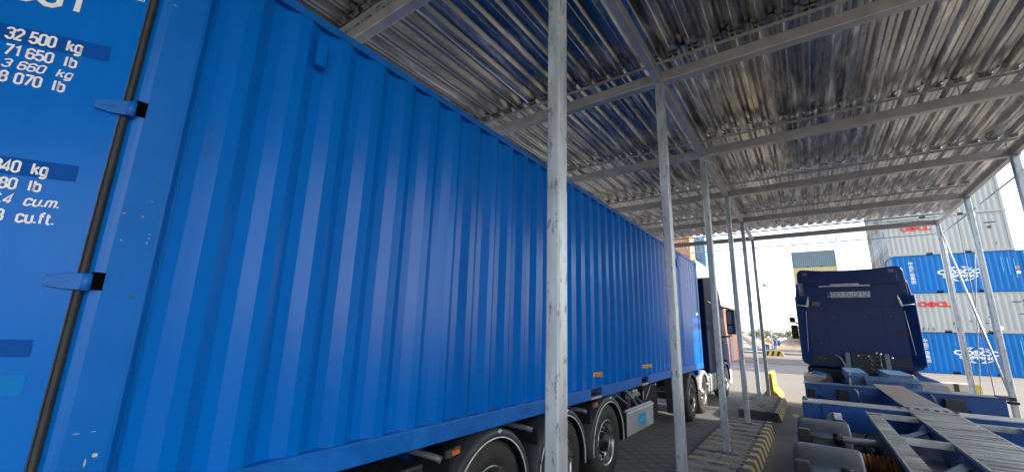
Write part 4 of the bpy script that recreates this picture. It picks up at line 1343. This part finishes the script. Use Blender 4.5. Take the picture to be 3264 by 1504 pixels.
# mid-distance stack seen over the right cab
mid = ['brown', 'cream', 'slate', 'brown', 'yellow', 'slate']
names = ['brown container at the foot of the lone tall stack behind the right cab', 'cream container second from the ground in the lone tall stack', 'slate container third from the ground in the lone tall stack',
         'brown container just below the yellow one in the lone tall stack', 'dull yellow container under the slate one, seen just above the right cab', 'slate blue container topmost of the lone stack seen above the right cab']
for i, pt in enumerate(mid):
    c20(1.30, 84.0, i * 2.72, pt, names[i], 'containers in the lone stack behind the right cab').scale = (1, 1, 2.72 / CH)

# left far stacks
for i, pt in enumerate(('slate', 'brown', 'white')):
    c20(-4.35, 34.2, i * CH, pt, ('slate container at the foot of the stack beyond the left tractor', 'brown container in the middle of the stack beyond the left tractor', 'off white container seen over the left tractor cab, top of its stack')[i], 'containers beyond the left tractor', rz=PI / 2)
for i, pt in enumerate(('brown', 'slate', 'cream', 'orange', 'orange')):
    c20(-13.3, 47, i * CH, pt, ('brown container at the foot of the orange topped stack at the left', 'slate container second up below the orange ones at the left', 'cream container below the two orange ones at the left',
                                 'lower orange container seen above the long blue container', 'upper orange container seen above the long blue container')[i], 'containers in the orange topped stack')
for i, pt in enumerate(('slate', 'brown', 'skyblue', 'skyblue', 'skyblue')):
    c20(-6.35 - .05, 50.3, i * CH, pt, ('slate container at the foot of the light blue stack at the left', 'brown container second up in the light blue stack at the left', 'third up light blue container behind the orange stack',
                                  'fourth up light blue container behind the orange stack', 'topmost light blue container behind the orange stack')[i], 'containers in the light blue stack', rz=PI / 2)

# small orange and brown building beyond the left tractor
ob = thing('yard_building', 'low orange and brown building beyond the left tractor mirror', 'building', (-6, 40, 0))
MB().box(-9.0, -3.0, 36.5, 40.0, 0, 4.25).build('wall', mat('brown red cladding', (.26, .10, .075), .6, var=.12), ob)
MB().box(-9.0, -2.98, 40.02, 46.0, 0, 4.25).build('wall', mat('orange cladding', (.62, .27, .15), .6, var=.1), ob)
MB().box(-9.1, -2.9, 36.4, 46.1, 4.25, 4.4).build('roof', 'alu', ob)
MB().box(-2.998, -2.95, 38.4, 39.8, .02, 2.6).build('door', PAINT['lilac'], ob)

# ================================================================== FAR YARD: mast, signs, rail, heaps, hut, trees
lm = thing('light_mast', 'tall thin lamp mast beyond the yard road', 'lamp post', (-2.36, 74.5, 0))
MB().tube([(-2.36, 74.5, 0), (-2.44, 74.5, 9.75)], [.11, .06], 10).build('pole', 'galv_thin', lm)
MB().prism([(-2.95, 9.85), (-2.55, 10.05), (-2.2, 9.75), (-2.25, 9.62), (-2.6, 9.7)], 1, 74.3, 74.7).build('lamp_head', 'axle', lm)
for (x0, x1, z0, z1, y, lb) in ((-1.02, -.40, 1.10, 1.66, 56.0, 'taller blue road sign with a white arrow by the striped barrier'), (-2.05, -1.50, .60, 1.18, 56.4, 'lower blue road sign left of the taller one')):
    sg = thing('road_sign', lb, 'sign', ((x0 + x1) / 2, y, 0))
    MB().box(x0, x1, y, y + .02, z0, z1).build('sign_board', mat('sign blue', (.01, .10, .42), .5) if y == 56.0 else bpy.data.materials['sign blue'], sg)
    MB().tube([((x0 + x1) / 2, y + .05, 0), ((x0 + x1) / 2, y + .05, z1)], .035, 8).build('sign_post', 'galv_thin', sg)
    c = (x0 + x1) / 2
    if y == 56.0:
        MB().box(c - .04, c + .04, y - .008, y - .002, z0 + .12, z1 - .18).prism([(c - .1, z1 - .18), (c + .1, z1 - .18), (c, z1 - .06)], 1, y - .008, y - .002).build('arrow', 'white', sg)
    else:
        MB().box(c - .14, c - .04, y - .008, y - .002, z0 + .1, z0 + .3).box(c + .03, c + .13, y - .008, y - .002, z0 + .1, z0 + .24).build('sign_mark', 'cyan_mark', sg)
gr_ = thing('guard_rail', 'grey steel guard rail along the far side of the road', 'guard rail', (0, 60, 0))
MB().prism([(60.0, .30), (60.05, .36), (60.0, .44), (60.05, .52), (60.0, .58), (60.08, .58), (60.08, .30)], 0, -40, 30).build('rail', 'alu', gr_)
MB().box(-40, 30, 59.6, 59.9, 0, .14).build('kerb', mat('dark kerb', (.12, .12, .13), .7), gr_)
for i in range(36):
    MB().box(-40 + i * 2 - .03, -40 + i * 2 + .03, 60.09, 60.15, 0, .55).build('rail_post', 'galv_thin', gr_)


def heap(name, label, cx, cy, rx, ry, h, m, seed):
    rnd = random.Random(seed)
    n = 28
    rows_ = []
    ph = [rnd.uniform(0, 6.28) for _ in range(8)]
    for j in range(9):
        f = j / 8
        row = []
        for i in range(n + 1):
            a = 2 * PI * (i % n) / n
            w_ = 1 + .13 * math.sin(3 * a + ph[0]) + .08 * math.sin(7 * a + ph[1]) + .04 * math.sin(13 * a + ph[2])
            z = h * (1 - f) ** .9 * (1 + .12 * math.sin(5 * a + ph[3] + f * 4) * f * 1.6)
            row.append((cx + rx * w_ * f * math.cos(a), cy + ry * w_ * f * math.sin(a), max(0, z)))
        rows_.append(row)
    o = MB().grid(rows_).build(name, m, off=None)
    return tag(o, label, 'heap')


hm1 = mat('dark gravel', (.13, .13, .125), .9, col2=(.22, .21, .19), scale=2.5, bump=.5, bscale=6)
hm2 = mat('brown soil', (.22, .165, .12), .9, col2=(.30, .24, .18), scale=1.5, bump=.5, bscale=5)
hm3 = mat('pale sand', (.34, .29, .20), .9, col2=(.25, .22, .16), scale=1.5, bump=.5, bscale=5)
heap('gravel_heap', 'dark grey gravel heap left of the road signs', -8.0, 82, 5.2, 5, 2.55, hm1, 1)
heap('sand_heap', 'pale sand heap rising behind the dark gravel', -10.5, 96, 7.5, 6, 3.1, hm3, 2)
heap('soil_heap', 'brown soil heap right of the blue road signs', -.2, 86, 4.2, 4, 1.95, hm2, 3)
heap('soil_heap', 'second brown soil heap beside the right cab', 4.0, 90, 4.2, 4, 2.0, hm2, 4)
ht = thing('hut', 'small hut with an orange gable beyond the road signs', 'hut', (-4.7, 100, 0))
MB().prism([(-5.4, 0), (-4.1, 0), (-4.1, 1.1), (-4.6, 2.0), (-5.4, 1.0)], 1, 100, 103).build('gable', PAINT['orange'], ht)
MB().prism([(-5.5, .95), (-4.6, 2.08), (-4.55, 2.0), (-5.4, .9)], 1, 99.8, 103).build('roof', 'white', ht)
wt_ = thing('tent', 'white tent roof showing over the brown soil heap', 'tent', (-2.4, 104, 0))
MB().prism([(-3.3, 0), (-1.5, 0), (-1.5, 1.5), (-2.0, 1.95), (-2.8, 1.9), (-3.3, 1.5)], 1, 104, 109).build('canvas', 'white', wt_)

# trees beyond the yard
leaf = MB()
leaf.add([(-.5, 0, -.3), (.5, 0, -.3), (.35, .1, .35), (-.35, .1, .35)], [(0, 1, 2, 3)])
leaf_m = [mat('grey green foliage', (.055, .075, .035), .8, var=.35, scale=3), mat('olive foliage', (.085, .095, .045), .8, var=.35, scale=3), mat('dark foliage', (.04, .06, .03), .8, var=.35, scale=3)]
bark = mat('bark', (.08, .06, .045), .9)


def tree(x, y, h, w, label, seed):
    rnd = random.Random(seed)
    t = thing('tree', label, 'tree', (x, y, 0), group='trees beyond the yard')
    tk = MB().tube([(x, y, 0), (x + .05, y, h * .35), (x - .1, y, h * .75)], [.16, .12, .04], 7)
    for q in range(5):
        a = rnd.uniform(0, 6.28)
        tk.tube([(x, y, h * (.3 + .08 * q)), (x + w * .35 * math.cos(a), y + w * .35 * math.sin(a), h * (.55 + .08 * q))], [.06, .02], 5)
    tk.build('trunk', bark, t)
    cr = MB()
    cl = [(rnd.uniform(-.42, .42) * w, rnd.uniform(-.42, .42) * w, h * rnd.uniform(.35, .9), rnd.uniform(.16, .3) * w) for _ in range(11)]
    for cx, cy, cz, r_ in cl:
        for q in range(70):
            d = Vector((rnd.gauss(0, 1), rnd.gauss(0, 1), rnd.gauss(0, 1))).normalized() * r_ * rnd.uniform(.55, 1.08)
            c = Vector((x + cx, y + cy, cz)) + Vector((d.x, d.y, d.z * .75))
            u = Vector((rnd.gauss(0, 1), rnd.gauss(0, 1), rnd.gauss(0, 1))).normalized()
            v_ = u.cross(Vector((rnd.gauss(0, 1), rnd.gauss(0, 1), rnd.gauss(0, 1)))).normalized()
            s_ = rnd.uniform(.09, .2) * (w / 4) ** .5
            cr.add([c - u * s_, c + v_ * s_ * .6, c + u * s_, c - v_ * s_ * .6], [(0, 1, 2, 3)])
    cr.build('crown', leaf_m[seed % 3], t)


TREES = [(-15.5, 150, 3.9, 4.0, 'small tree at the left end of the far tree line, behind the heaps'), (-12.6, 158, 3.7, 3.6, 'low tree in the far line just left of the lamp mast'),
         (-10.3, 150, 4.3, 4.4, 'tree in the far line right behind the lamp mast'), (-8.0, 156, 4.2, 4.0, 'tree in the far line just right of the lamp mast'),
         (-6.0, 162, 3.5, 3.4, 'lowest tree in the far line, above the white tent'), (-2.6, 148, 3.9, 3.6, 'tree in the far line left of the right cab mirror'),
         (-.2, 152, 4.1, 3.8, 'tree in the far line half behind the right cab mirror'), (-18.5, 155, 4.2, 4.4, 'tree in the far line half hidden by the canopy posts')]
for i, a in enumerate(TREES): tree(*a, seed=20 + i)

# ================================================================== ADDED SUN BLOCK (made-up building outside the view; shaped for shade and reflections)
blocker = thing('sun_block', 'added grey building shape, unseen, blocking the sun right of the canopy', 'building', (19, 5, 0))
MB().box(13, 27, -1.2, 12.3, 0, 10.2).build('wall', mat('sun block grey', (.22, .23, .24), .6, var=.08, scale=.5), blocker)
MB().prism([(12.7, 10.2), (27.3, 10.2), (20, 11.4)], 1, -1.4, 12.32).build('roof', 'alu', blocker)
for i in range(2):
    MB().box(12.95, 12.99, 0 + i * 6.5, 4 + i * 6.5, .02, 4.2).build('door', 'alu', blocker)
